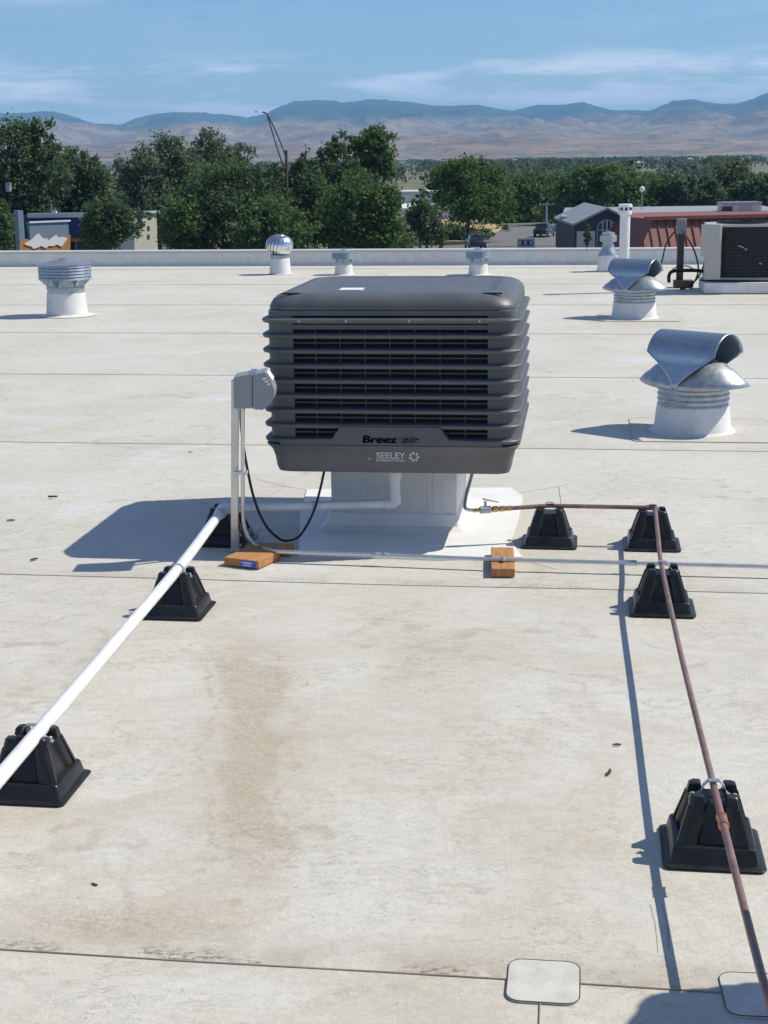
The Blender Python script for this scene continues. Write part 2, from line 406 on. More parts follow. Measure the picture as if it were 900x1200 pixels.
# ------------------------------------------------------------------ roof
roof = MB().box((0, 8.4, (GROUND_Z - 0.3) / 2 - 0.006), (80, 34.4, -GROUND_Z + 0.3 - 0.012)).build('roof', M['paint_white'], rz=YAW)
structure(roof); roof['label'] = 'flat commercial roof covered in lapped off-white membrane sheets'
LAPS = [2.93 + 3.05 * k for k in range(-4, 8)]
rr_ = random.Random(3)
for i, d0 in enumerate(LAPS):
    d1 = d0 + 3.05 + 0.08
    if d1 > 25.2: d1 = 25.2
    if d0 > 25.0: break
    mb = MB(); nx = 160; top, bot, far = [], [], []
    for k in range(nx + 1):
        u = -34 + 68 * k / nx
        w = noise.noise(Vector((u * 0.6, d0, 3))) * 0.02 + noise.noise(Vector((u * 2.5, d0, 9))) * 0.006
        top.append((u, d0 + w, 0.0032)); bot.append((u, d0 + w - 0.001, -0.004)); far.append((u, d1, 0.0))
    mb.loft([bot, top, far], False, False, False)
    mb.build('membrane_sheet', M['roof'], roof, smooth=False)
    mb2 = MB(); o_ = len(mb2.v)
    pts = [(p[0], p[1] - 0.0005, 0.0022) for p in top]
    mb2.tube(pts, 0.0018 if d0 < 3 else 0.0011, 6); mb2.build('seam_bead', M['bead'], roof)
b2l = lambda p: (Matrix.Rotation(-YAW, 3, 'Z') @ Vector((p.x, p.y, 0)))
def patch(cx, cy, hx, hy, r, rot=0.0, z=0.0056, m='membrane_new', bead=True, name='membrane_patch', edge='bead'):
    c = b2l(Vector((cx, cy, 0)))
    ring = rsq(hx, r, 0, 5, hy); ca, sa = math.cos(rot), math.sin(rot)
    ring = [(c.x + x * ca - y * sa, c.y + x * sa + y * ca) for x, y, _ in ring]
    MB().prism(ring, 0.001, z).build(name, M[m], roof, smooth=False)
    if bead:
        MB().tube([(x, y, z * 0.98) for x, y in ring + ring[:1]], 0.0013, 5, False).build('seam_bead', M[edge], roof)
p = G(637, 1152); patch(p.x, p.y, 0.078, 0.085, 0.03, 0.0, m='membrane_patch', edge='bead_dark')
p = G(893, 1168); patch(p.x, p.y, 0.083, 0.085, 0.03, R(2), m='membrane_patch', edge='bead_dark')
def crack(pts, r=0.0022):
    q = [b2l(G(*a)) for a in pts]
    MB().tube([(v.x, v.y, 0.003) for v in q], r * 0.6, 5).build('seam_bead', M['bead'], roof)
crack([(633, 1175), (631, 1230)], 0.003)
crack([(548, 575), (570, 574), (600, 580), (640, 573), (662, 569), (668, 566)], 0.0014)
crack([(520, 621), (560, 622), (566, 631), (598, 634)], 0.003)
crack([(655, 571), (659, 600)], 0.0022)
crack([(675, 641), (715, 643)], 0.0022)
crack([(622, 660), (652, 668)], 0.0018)
crack([(318, 580), (328, 575), (334, 567)], 0.0012)
crack([(300, 562), (330, 570), (362, 575)], 0.0011)
crack([(762, 1062), (768, 1085), (771, 1118)], 0.0016)
crack([(776, 1062), (783, 1090), (784, 1114)], 0.0016)

# white new membrane round the unit's curb
def ground_poly(name, pix, m, z=0.009):
    q = [b2l(G(*a)) for a in pix]
    return MB().prism([(v.x, v.y) for v in q], 0.001, z).build(name, M[m], roof, smooth=False)
ground_poly('membrane_patch', [(350, 652), (352, 600), (360, 575), (598, 573), (612, 583), (606, 612), (598, 634), (612, 655), (520, 658)], 'membrane_new')

# parapet at the far edge
par = thing('parapet_wall', 'low white parapet wall running along the far edge of the roof', 'wall', bld(0, 25.1), YAW)
MB().add([(x, y, z) for x in (-34, 34) for y, z in ((-0.03, 0.003), (-0.012, 0.03), (0, 0.05), (0, 0.222), (0.3, 0.222), (0.3, 0.003))],
         [(0, 1, 7, 6), (1, 2, 8, 7), (2, 3, 9, 8), (3, 4, 10, 9), (4, 5, 11, 10), (5, 0, 6, 11), (0, 5, 4, 3, 2, 1), (6, 7, 8, 9, 10, 11)]).build('wall', M['paint_white'], par, smooth=False)
for k in range(22):
    MB().box((-31.5 + 3 * k, 0.15, 0.236), (2.994, 0.36, 0.042)).build('coping', M['coping'], par, smooth=False)

# ------------------------------------------------------------------ the evaporative cooler
CO = Vector((0.108, 7.16, 0))
def make_cooler():
    t = thing('evaporative_cooler', 'dark grey louvred rooftop air cooler standing on a white curb mid roof', 'air cooler', CO, -R(7.6), 'rooftop evaporative coolers')
    P_ = M['plastic']
    # bottom tank
    MB().loft([rsq(0.515, 0.05, 0.350), rsq(0.530, 0.06, 0.354), rsq(0.538, 0.065, 0.375), rsq(0.545, 0.07, 0.42), rsq(0.556, 0.075, 0.455), rsq(0.574, 0.08, 0.478), rsq(0.578, 0.08, 0.484), rsq(0.572, 0.08, 0.488)]).build('tank', M['plastic_tank'], t, angle=50)
    # dark wet pads behind the louvres
    MB().loft([rsq(0.536, 0.04, 0.5), rsq(0.536, 0.04, 1.07)]).build('cooling_pad', M['pad'], t)
    # solid corners
    for sx_, sy_ in ((1, 1), (-1, 1), (-1, -1), (1, -1)):
        ring = [(0.555, 0.435), (0.555, 0.50), (0.546, 0.532), (0.532, 0.546), (0.50, 0.555), (0.435, 0.555), (0.435, 0.515), (0.515, 0.435)]
        MB().prism([(x * sx_, y * sy_) for x, y in ring], 0.4995, 1.075).build('corner_post', P_, t)
    zs = [1.045 - 0.0672 * k for k in range(9)]
    for k, z in enumerate(zs):
        MB().loft([rsq(0.535, 0.06, z - 0.015), rsq(0.566, 0.075, z - 0.014), rsq(0.580, 0.085, z - 0.010), rsq(0.584, 0.085, z + 0.002), rsq(0.580, 0.085, z + 0.007), rsq(0.560, 0.075, z + 0.011), rsq(0.535, 0.06, z + 0.013)]).build('louvre_ridge', P_, t, angle=28)
    MB().loft([rsq(0.545, 0.06, 1.062), rsq(0.556, 0.07, 1.066), rsq(0.556, 0.07, 1.086), rsq(0.545, 0.06, 1.09)]).build('louvre_ridge', P_, t)
    # grille bars in the gaps, all four sides
    for q in range(4):
        rm = Matrix.Rotation(q * math.pi / 2, 3, 'Z')
        for k in range(8):
            zc = (zs[k] + zs[k + 1]) / 2
            MB().box((0, -0.543, zc), (0.874, 0.012, 0.0055)).build('grille_bar', M['bar'], t, rz=q * math.pi / 2, smooth=False)
        for k in range(-3, 4):
            MB().box((k * 0.1115 + 0.0, -0.5425, 0.77), (0.0045, 0.010, 0.56)).build('grille_bar', M['bar'], t, rz=q * math.pi / 2, smooth=False)
        # blank top strip above the first slot
        MB().box((0, -0.541, 1.0145), (0.87, 0.02, 0.021)).build('blank_strip', P_, t, rz=q * math.pi / 2, smooth=False)
    # badge panel on the front, slanted ends
    y0, y1 = -0.5875, -0.53
    prof = [(-0.30, 0.4885), (0.30, 0.4885), (0.265, 0.517), (0.225, 0.572), (-0.225, 0.572), (-0.265, 0.517)]
    MB().loft([[(x, y1, z) for x, z in prof], [(x, y0 + 0.004, z) for x, z in prof], [(x * 0.985, y0, 0.534 + (z - 0.534) * 0.97) for x, z in prof]]).build('badge_panel', P_, t, smooth=False)
    for s in (-1, 1):
        pr = [(s * 0.5, 0.4885), (s * 0.262, 0.4885), (s * 0.262, 0.5165), (s * 0.43, 0.5115), (s * 0.5, 0.5115)]
        MB().loft([[(x, -0.53, z) for x, z in pr], [(x, -0.5865, z) for x, z in pr]]).build('badge_wing', P_, t, smooth=False)
    for q in range(4):
        text_part('Breez', 'lettering', M['logo_black'], t, 0.046, (-0.052 + 0.0018 * q, -0.5895 - 0.0004 * q, 0.5145 + 0.0004 * q), shear=0.12, sx=1.45)
    a_ = text_part('air', 'lettering', M['logo_black'], t, 0.046, (0.085, -0.5895, 0.5145), shear=0.4, sx=1.5)
    for k in range(3):
        MB().box((0.085, -0.5895, 0.506 + 0.009 * k), (0.088, 0.0045, 0.0018)).build('lettering_stripe', P_, t, smooth=False)
    # maker's badge on the tank
    sl_ = math.atan2(0.578 - 0.548, 0.094)
    yy = lambda z: -(0.545 + (z - 0.42) * 0.31)
    rt_ = (R(90) + math.atan(0.31), 0, 0)
    bz = 0.436
    text_part('SEELEY', 'lettering', M['logo_white'], t, 0.043, (-0.002, yy(bz) - 0.002, bz), rot=rt_, bold=0.0006, sx=1.0, extrude=0.001)
    text_part('INTERNATIONAL', 'lettering', M['logo_white'], t, 0.0155, (-0.002, yy(bz - 0.023) - 0.002, bz - 0.023), rot=rt_, bold=0.0003, sx=1.12, extrude=0.001)
    text_part('by', 'lettering', M['logo_white'], t, 0.020, (-0.098, yy(bz - 0.014) - 0.002, bz - 0.014), rot=rt_, extrude=0.001)
    mb = MB(); r0, r1 = 0.024, 0.011; c0 = Vector((0.104, 0, bz - 0.004))
    for k in range(7):
        a0, a1 = k * 2 * math.pi / 7 + 0.1, (k + 0.72) * 2 * math.pi / 7
        vs = []
        for rr2 in (r1, r0):
            for aa in (a0, (a0 + a1) / 2, a1):
                z = c0.z + rr2 * math.sin(aa + (0.5 if rr2 == r0 else 0)); x = c0.x + rr2 * math.cos(aa + (0.5 if rr2 == r0 else 0)) * 1.0
                vs.append((x, yy(z) - 0.0022, z))
        mb.add(vs, [(0, 1, 4, 3), (1, 2, 5, 4)])
    mb.build('emblem', M['logo_white'], t, smooth=False)
    for x in (-0.40, -0.19, 0.09, 0.40):
        MB().tube([(x, -0.580, zs[0] - 0.001), (x, -0.587, zs[0] - 0.001)], 0.005, 8).build('screw', M['galv_dull'], t)
    # lid with soft corners and a slightly sunk top
    MB().loft([rsq(0.540, 0.07, 1.084), rsq(0.552, 0.09, 1.088), rsq(0.556, 0.10, 1.10), rsq(0.553, 0.11, 1.112), rsq(0.545, 0.12, 1.130), rsq(0.527, 0.12, 1.146), rsq(0.50, 0.11, 1.157), rsq(0.465, 0.09, 1.161), rsq(0.452, 0.085, 1.162), rsq(0.445, 0.08, 1.158), rsq(0.40, 0.07, 1.1575), rsq(0.2, 0.05, 1.161)]).build('lid', P_, t, angle=60)
    for s in (-1, 1):
        MB().box((s * 0.452, -0.492, 1.1575), (0.085, 0.012, 0.006)).build('lid_slot', M['pad'], t, rz=0, smooth=False)
    MB().box((-0.205, -0.30, 1.1605), (0.105, 0.11, 0.004)).build('paper_label', M['paper'], t, smooth=False)
    # duct curb below
    MB().box((-0.035, 0.10, 0.18), (0.605, 0.60, 0.342)).build('curb', M['paint_white'], t, bevel=0.006)
    MB().loft([rsq(0.36, 0.02, 0.008, 3), rsq(0.325, 0.02, 0.03, 3), rsq(0.305, 0.015, 0.085, 3)]).build('flashing', M['membrane_new'], t, loc=(-0.035, 0.10, 0))
    for dx, w in ((-0.19, 0.004), (0.13, 0.004)):
        MB().box((dx, -0.2012, 0.20), (w, 0.004, 0.27)).build('sheet_seam', M['paint_white'], t, smooth=False)
    MB().box((0.21, -0.2013, 0.225), (0.115, 0.004, 0.22)).build('access_plate', M['paint_white'], t, bevel=0.001)
    return t
cooler = make_cooler()
dup(cooler, CO + Vector((1.835, -4.81, 0)), label='second dark louvred air cooler casting the rounded shadow in the near right corner')

# drain stub + PVC drain pipe
dr = thing('drain_pipe', 'white plastic drain pipe running from the cooler down the left side', 'pipe', (0, 0, 0))
A = AT(463, 590, 6.80); z1 = 0.174
el = G(452, 588, z1); el = Vector((A.x, A.y, A.z)); zr = A.z
B = G(262, 596, z1); D_ = G(38, 866, z1); C_ = G(212, 672, z1).lerp(B.lerp(D_, 0.33), 0.6)
Dn = D_ + (D_ - C_).normalized() * 1.6
MB().tube([(el.x, el.y, 0.375), (el.x, el.y, zr + 0.03)], 0.026, 14).build('riser', M['pvc'], dr)
MB().tube([(el.x, el.y, 0.33), (el.x, el.y, 0.30)], 0.034, 14).build('union', M['pvc'], dr)
MB().tube([(el.x, el.y, 0.30), (el.x, el.y, 0.285)], 0.031, 14).build('union', M['pvc'], dr)
MB().tube([(el.x, el.y, zr + 0.04), (el.x, el.y, zr + 0.006), (el.x - 0.006, el.y, zr), (el.x - 0.045, el.y, zr)], 0.028, 14).build('elbow', M['pvc'], dr)
MB().tube([(el.x - 0.03, el.y, zr), B], 0.0215, 16).build('pipe_run', M['pvc'], dr)
dB = (B - el).normalized(); dC = (C_ - B).normalized()
MB().tube([B - dB * 0.05, B - dB * 0.01, B + dC * 0.02, B + dC * 0.09], 0.0285, 16).build('elbow', M['pvc'], dr)
MB().tube(spline([B + dC * 0.02, B + dC * 0.3, C_, (C_ + D_) / 2, D_, Dn], 6), 0.0212, 18).build('pipe_run', M['pvc'], dr)
q_ = B + dC * 0.10
MB().tube([q_, q_ + dC * 0.02], 0.0262, 16).build('coupling', M['galv_dull'], dr)

# ------------------------------------------------------------------ pipe supports
def make_support(label):
    t = thing('pipe_support', label, 'pipe support', (0, 0, 0), YAW, 'black plastic pyramid pipe supports')
    K = M['black_rubber']
    MB().loft([rsq(0.126, 0.018, 0.007, 4), rsq(0.1275, 0.019, 0.011, 4), rsq(0.122, 0.018, 0.015, 4), rsq(0.112, 0.012, 0.017, 4)]).build('base_flange', K, t)
    MB().loft([rsq(0.112, 0.012, 0.014, 3), rsq(0.103, 0.011, 0.058, 3), rsq(0.100, 0.01, 0.062, 3), rsq(0.09, 0.01, 0.063, 3)]).build('skirt', K, t, angle=30)
    def sec(a, notch, w, z):
        pts = []
        side = [(-a + 0.010, 0), (-w - 0.012, 0), (-w, notch * 0.35), (-w + 0.008, notch), (w - 0.008, notch), (w, notch * 0.35), (w + 0.012, 0), (a - 0.010, 0)]
        for k in range(4):
            for x, dd in side:
                v = Matrix.Rotation(k * math.pi / 2, 3, 'Z') @ Vector((x, -a + dd, z)); pts.append(v)
        return pts
    MB().loft([sec(0.090, 0.010, 0.045, 0.062), sec(0.076, 0.016, 0.034, 0.12), sec(0.064, 0.018, 0.026, 0.170), sec(0.061, 0.018, 0.025, 0.173)]).build('tower', K, t, angle=25)
    for sx_ in (-1, 1):
        for sy_ in (-1, 1):
            MB().loft([[(sx_ * x, sy_ * y, z) for x, y in ((i, i), (o_, i), (o_, o_ - 0.008), (o_ - 0.008, o_), (i, o_))] for i, o_, z in ((0.026, 0.0645, 0.168), (0.029, 0.0595, 0.193), (0.033, 0.056, 0.197))]).build('corner_lug', K, t)
            MB().loft([[(sx_ * x, sy_ * y, z) for x, y in ((a - 0.022, a - 0.018), (a + 0.002, a - 0.018), (a + 0.002, a - 0.007), (a - 0.007, a + 0.002), (a - 0.018, a + 0.002), (a - 0.018, a - 0.022))] for a, z in ((0.0925, 0.062), (0.0655, 0.165))]).build('corner_rib', K, t)
    # clip across the top
    mb = MB(); pr = [(-0.062, 0.166), (-0.045, 0.176), (-0.032, 0.188), (-0.027, 0.206), (-0.014, 0.2225), (0.014, 0.2225), (0.027, 0.206), (0.032, 0.188), (0.045, 0.176), (0.062, 0.166)]
    mb.loft([[(x, -0.009, z) for x, z in pr], [(x, 0.009, z) for x, z in pr], [(x * 0.97, 0.009, z - 0.003) for x, z in pr], [(x * 0.97, -0.009, z - 0.003) for x, z in pr], [(x, -0.009, z) for x, z in pr]], False, False, False)
    mb.build('strap', M['strap'], t)
    for s in (-1, 1):
        MB().lathe([(0.006, 0.170), (0.006, 0.181), (0.003, 0.183)], 6, (s * 0.053, 0, 0)).build('bolt', M['strap'], t)
    return t
s0 = make_support('near right black pipe support clamping the copper pipe beside its bright joint')
def front_to_center(x, y): return G(x, y) + bld(0, 0.127)
s0.location = front_to_center(838, 1024); s0.scale = (1, 1, 0.88)
sup_list = [((777, 725), 'black pipe support under the copper pipe just in front of the steel conduit', YAW),
            ((765, 648), 'black pipe support at the corner where the copper pipe turns', YAW),
            ((643, 645), 'black pipe support under the short copper run beside the white patch', YAW),
            ((23, 946), 'black pipe support at the left edge under the white drain pipe nearest the camera', YAW),
            ((199, 728), 'black pipe support under the middle of the white drain pipe', YAW),
            ((258, 643), 'black pipe support in the cooler shadow under the drain pipe elbow', YAW)]
SUP = [s0.location.copy()]
for (px, py), lab, rz in sup_list:
    loc = front_to_center(px, py); SUP.append(loc); dup(s0, loc, rz, label=lab)

# ------------------------------------------------------------------ copper supply line
zc = 0.179
cp = thing('copper_pipe', 'brown copper water pipe turning a corner and running down the right side', 'pipe')
K0 = G(575, 597, 0.175); K1 = Vector((SUP[3].x, SUP[3].y, zc)); K2 = Vector((SUP[2].x + 0.01, SUP[2].y, zc))
K3 = Vector((SUP[1].x - 0.005, SUP[1].y, zc)); K4 = Vector((SUP[0].x, SUP[0].y, zc)); K5 = G(884, 1110, 0.168); K6 = G(903, 1180, 0.16)
K7 = K6 + (K6 - K5).normalized() * 0.8
MB().tube([K0, K1, K2 + (K1 - K2).normalized() * 0.03], 0.0100, 12).build('pipe_run', M['copper'], cp)
MB().tube(spline([K2 + (K1 - K2).normalized() * 0.04, K2, K2 + (K3 - K2).normalized() * 0.04], 5), 0.0125, 12).build('elbow', M['copper'], cp)
mid = (K2 + K3) / 2 - Vector((0, 0, 0.003)); mid2 = (K3 + K4) / 2 - Vector((0.004, 0, 0.006))
MB().tube(spline([K2 + (K3 - K2).normalized() * 0.03, mid, K3, mid2, K4, K5, K6, K7], 8), 0.0092, 14).build('pipe_run', M['copper'], cp)
jd = (K5 - K4).normalized(); J = K4 + jd * 0.17
J0 = K4 + (K5 - K4) * 0.26
MB().tube([J0 - jd * 0.02, J0 + jd * 0.02], 0.0126, 14).build('coupling', M['copper_new'], cp)
for s in (-1, 1): MB().tube([J0 + jd * (s * 0.020), J0 + jd * (s * 0.026)], 0.0138, 14).build('solder_ring', M['copper_new'], cp)
for k in range(3):
    q_ = K0 + (K1 - K0).normalized() * (0.01 + 0.032 * k)
    MB().tube([q_, q_ + (K1 - K0).normalized() * 0.024], 0.015 - 0.0015 * k, 8).build('union', M['brass'], cp)
vd = (K0 - K1).normalized()
MB().tube([K0, K0 + vd * 0.05], 0.017, 10).build('valve_body', M['galv'], cp)
MB().box(K0 + vd * 0.025 + Vector((0, 0, 0.024)), (0.012, 0.012, 0.03)).build('valve_stem', M['galv'], cp)
MB().box(K0 + vd * 0.01 + Vector((0.01, 0, 0.042)), (0.075, 0.014, 0.005), Matrix.Rotation(R(12), 3, 'Y')).build('valve_handle', M['galv'], cp, bevel=0.001)
W0 = K0 + vd * 0.05
MB().tube([W0 + vd * -0.01, W0 + vd * 0.035], 0.0095, 8).build('nipple', M['brass'], cp)
h0 = AT(556, 570, 6.93); h0.z = 0.365
MB().tube(spline([W0 + vd * 0.03, W0 + vd * 0.07 + Vector((0, 0.02, 0.02)), h0 + Vector((-0.015, 0, -0.10)), h0 + Vector((0.0, 0, -0.05)), h0], 6), 0.0085, 10).build('braided_hose', M['emt'], cp)
MB().tube([h0 + Vector((0, 0, -0.028)), h0 + Vector((0, 0, 0.0))], 0.013, 6).build('hose_nut', M['brass'], cp)
MB().tube([h0 + Vector((0, 0, -0.008)), h0 + Vector((0, 0, 0.012))], 0.03, 12).build('hose_flange', M['cable'], cp)

# ------------------------------------------------------------------ electrical: strut, isolator, conduit, cable, timber
sb = G(275, 648)
top = AT(275.5, 437, 6.46)
st = thing('strut_post', 'galvanised steel channel post standing beside the cooler and carrying its isolator', 'post', sb)
lean = (top - sb) / top.z
def along(z, dx=0, dy=0): return Vector((lean.x * z + dx, lean.y * z + dy, z))
def chan(z): return [along(z, x, y) for x, y in ((-0.0155, 0.018), (-0.0155, -0.018), (0.0155, -0.018), (0.0155, -0.009), (0.0125, -0.009), (0.0125, -0.0145), (-0.0115, -0.0145), (-0.0115, 0.0145), (0.0125, 0.0145), (0.0125, 0.009), (0.0155, 0.009), (0.0155, 0.018))]
MB().loft([chan(0.012), chan(0.81)]).build('channel', M['emt'], st, smooth=False)
MB().box((0.045, 0.0, 0.016), (0.13, 0.042, 0.006)).build('foot_bracket', M['emt'], st, bevel=0.001)
MB().box((0.0195, 0, 0.06), (0.006, 0.04, 0.09)).build('foot_bracket', M['emt'], st, bevel=0.001)
for z in (0.035, 0.085): MB().tube([(0.02, -0.0, z), (0.034, -0.0, z)], 0.008, 6).build('bolt', M['galv'], st)
def px2(x, y, Y=6.44):
    p = AT(x, y, Y); return p
iso = thing('isolator_box', 'grey weatherproof isolator switch box fixed at the top of the steel channel post', 'switch box', px2(297, 456))
def prof(pix, y0, y1, inset=0.0):
    c = px2(297, 456); pts = [px2(*a) - c for a in pix]
    return [[(p_.x, y0, p_.z) for p_ in pts], [(p_.x, y1, p_.z) for p_ in pts]]
MB().loft(prof([(275, 476), (297, 476.5), (297, 435.5), (275, 440)], -0.055, 0.075)).build('enclosure', M['box_grey'], iso, bevel=0.004, smooth=False)
cov = prof([(297.5, 477), (309, 478), (317, 472), (322.6, 463), (323, 455), (319, 444), (311.5, 433.5), (297.5, 437)], -0.058, 0.078)
MB().loft(cov).build('cover', M['box_grey'], iso, bevel=0.003, smooth=False)
# label on the sloping face of the cover
c_ = px2(297, 456); a_, b_ = px2(313.0, 434.8) - c_, px2(319.6, 444.5) - c_
nn = Vector((b_.z - a_.z, 0, -(b_.x - a_.x))).normalized(); nn = nn if nn.x > 0 else -nn
MB().add([Vector((a_.x, -0.05, a_.z)) + nn * 0.003, Vector((b_.x, -0.05, b_.z)) + nn * 0.003, Vector((b_.x, 0.06, b_.z)) + nn * 0.003, Vector((a_.x, 0.06, a_.z)) + nn * 0.003], [(0, 1, 2, 3)]).build('paper_label', M['paper'], iso, smooth=False)
for k in range(3):
    w = (px2(311 + 2.6 * k, 441.5 + 3.2 * k) - c_)
    MB().box((w.x, -0.0595, w.z), (0.018 - 0.002 * k, 0.002, 0.007), Matrix.Rotation(R(-12), 3, 'Y')).build('paper_label', M['paper'], iso, smooth=False)
MB().box((px2(297, 437) - c_) + Vector((0.0, 0.01, 0.004)), (0.022, 0.10, 0.012)).build('hinge', M['galv_dull'], iso, smooth=False)
for x in (279.5, 284): MB().tube([px2(x, 474) - c_, px2(x, 480) - c_], 0.013, 8).build('gland', M['galv_dull'], iso)
for x, y in ((301, 477.5), (306, 478)): MB().tube([px2(x, 476) - c_, px2(x + 0.5, 480) - c_], 0.007, 6).build('screw', M['galv_dull'], iso)

cond = thing('conduit', 'silver steel conduit running across the roof in front of the cooler', 'conduit')
E0 = px2(284.5, 478, 6.43); zz = 0.052
E1 = px2(284.5, 590, 6.53)
q1 = G(325, 646.5, zz); q2 = G(446, 650.5, zz); q3 = G(590, 656, zz); q4 = G(900, 664, zz); q5 = q4 + (q4 - q3).normalized() * 4
MB().tube([E0, E1] + spline([E1, px2(285.5, 612, 6.55), px2(291, 630, 6.56), px2(303, 641, 6.55), q1], 6)[1:] + [q2], 0.0092, 10).build('conduit_run', M['emt'], cond)
MB().tube([q2, q3, q4, q5], 0.0092, 10).build('conduit_run', M['emt'], cond)
cd = (q3 - q2).normalized()
MB().tube([q2 - cd * 0.035, q2 + cd * 0.035], 0.0125, 10).build('coupling', M['emt'], cond)
for s in (-0.02, 0.02): MB().box(q2 + cd * s + Vector((0, -0.004, 0.014)), (0.008, 0.012, 0.012)).build('set_screw', M['galv_dull'], cond, smooth=False)
q6 = G(738, 659.5, zz); MB().tube([q6 - cd * 0.03, q6 + cd * 0.03], 0.0125, 10).build('coupling', M['galv_dull'], cond)
MB().box(E1.lerp(E0, 0.33) + Vector((-0.008, 0, 0)), (0.06, 0.035, 0.016)).build('pipe_clamp', M['emt'], cond, bevel=0.002)
q7 = q3 + Vector((0, 0, 0)); MB().box(q7 + Vector((0, 0, 0.006)), (0.014, 0.055, 0.012)).build('pipe_clamp', M['emt'], cond, bevel=0.002)

L = [px2(282, 478, 6.46), px2(283, 505, 6.52), px2(289, 545, 6.60), px2(298, 585, 6.66), px2(311, 615, 6.66), px2(327, 631, 6.66), px2(338, 633.5, 6.66), px2(352, 627, 6.68), px2(366, 603, 6.72), px2(374, 578, 6.76), px2(380, 552, 6.80), px2(383, 540, 6.82)]
tag(MB().tube(spline(L, 6), 0.0062, 8).build('power_cable', M['cable']), 'black flexible power cable hanging in a loop between isolator and cooler', 'cable')

def block(pix, size, rz, label, z=0.0):
    p_ = G(*pix); t = thing('timber_block', label, 'wood block', p_, rz, 'timber blocks under the conduit')
    MB().box((0, 0, size[2] / 2 + 0.008), size).build('block', M['wood'], t, bevel=0.002)
    return t
t1 = block((296, 660.5), (0.175, 0.19, 0.036), R(-26), 'short wide wood block with a blue sticker at the foot of the post')
MB().box((0.035, -0.0965, 0.026), (0.075, 0.002, 0.031)).build('sticker', M['sticker_blue'], t1, smooth=False)
for k, w in enumerate((0.05, 0.04)): MB().box((0.03, -0.098, 0.031 - 0.011 * k), (w, 0.0015, 0.005)).build('sticker_print', M['paper'], t1, smooth=False)
block((589, 665), (0.10, 0.36, 0.036), R(-4), 'long wood block lying across under the conduit right of the white patch')
block((316, 650), (0.21, 0.09, 0.036), YAW, 'shaded wood block behind the conduit in the cooler shadow')

# ------------------------------------------------------------------ roof vents
def metal_collar(t, r, z0, z1, n, m='galv'):
    pr = []; st_ = (z1 - z0) / n
    for k in range(n):
        z = z0 + st_ * k; pr += [(r, z), (r + 0.008, z + st_ * 0.25), (r + 0.008, z + st_ * 0.6), (r, z + st_ * 0.8)]
    MB().lathe(pr, 40).build('ribbed_collar', M[m], t, angle=50)
def make_cowl(label):
    t = thing('cowl_vent', label, 'roof vent', (0, 0, 0), 0, 'hooded cowl vents')
    patch_r = 0.40
    MB().lathe([(0.275, 0.008), (0.265, 0.013), (0.252, 0.02), (0.243, 0.05), (0.232, 0.16), (0.226, 0.185), (0.22, 0.19)], 40).build('base_flashing', M['paint_white'], t)
    metal_collar(t, 0.221, 0.165, 0.335, 5, 'galv')
    MB().lathe([(0.2, 0.30), (0.095, 0.40)], 24).build('inner_duct', M['galv_dull'], t)
    # flared brim: long under the open ends of the hood, tucked in below its pointed curtains
    mb = MB(); rings = []; ca, sa = math.cos(R(-42)), math.sin(R(-42))
    for k in range(9):
        f = k / 8; ra_ = 0.385 * (1 - f) + 0.10 * f; rb_ = 0.232 * (1 - f) + 0.10 * f; ring = []
        z = 0.292 + 0.17 * math.sin(f * math.pi / 2) + (0.007 if k % 2 else 0)
        for i in range(56):
            a = 2 * math.pi * i / 56; x, y = ra_ * math.cos(a), rb_ * math.sin(a)
            ring.append((x * ca - y * sa, x * sa + y * ca, z + (1 - f) * 0.03 * math.cos(a) ** 2))
        rings.append(ring)
    mb.loft(rings, False, False)
    o = mb.build('brim', M['galv'], t, angle=60); sm = o.modifiers.new('solid', 'SOLIDIFY'); sm.thickness = 0.004
    # saddle shaped hood: rolled sheet, pointed curtains front and back, open at both ends
    mb = MB(); rings = []; NU = 28; HL = 0.25; Rr = 0.176; zc_ = 0.468
    for i in range(NU + 1):
        u = -HL + 2 * HL * i / NU
        f = max(0.0, abs(u) - 0.02) / (HL - 0.02)
        low = 0.305 + 0.215 * f ** 0.8
        half = []
        if low < zc_:
            for k in range(5):
                zk = low + (zc_ - low) * k / 5
                half.append((u * (1 - 0.25 * (zc_ - zk) / 0.16), -Rr - (zc_ - zk) * 0.36, zk))
            a0 = 0.0
        else:
            a0 = math.degrees(math.asin((low - zc_) / Rr))
            half += [(u, -Rr * math.cos(R(a0)), low)] * 5
        n2 = 12
        for k in range(n2 + 1):
            a = a0 + (90 - a0) * k / n2
            half.append((u, -Rr * math.cos(R(a)), zc_ + Rr * math.sin(R(a))))
        # dedupe exact repeats with a hair of offset so the sheet stays clean
        half = [(x, y - 1e-4 * (len(half) - q), z - 1e-4 * (len(half) - q)) for q, (x, y, z) in enumerate(half)]
        rings.append(half + [(x, -y, z) for x, y, z in reversed(half[:-1])])
    mb.loft(rings, False, False, False)
    mb.v = [(x * math.cos(R(-42)) - y * math.sin(R(-42)), x * math.sin(R(-42)) + y * math.cos(R(-42)), z) for x, y, z in mb.v]
    o = mb.build('hood', M['galv_dull'], t, angle=60); sm = o.modifiers.new('solid', 'SOLIDIFY'); sm.thickness = 0.005
    return t
cw = make_cowl('large blue-grey hooded cowl vent on a white cylinder right of the cooler')
cw.location = G(811, 505); cw.rotation_euler = (0, 0, R(-2))
c2 = G(743, 372.5)
dup(cw, c2, R(4), label='smaller looking hooded cowl vent farther back in front of the white pipe stack')
def vent_flash(loc, s, rz=0): patch(loc.x, loc.y, s * 1.05, s, 0.05, rz, z=0.008, m='roof')
vent_flash(cw.location + Vector((0.06, 0.0, 0)), 0.43); vent_flash(c2 + Vector((0.05, 0, 0)), 0.42)

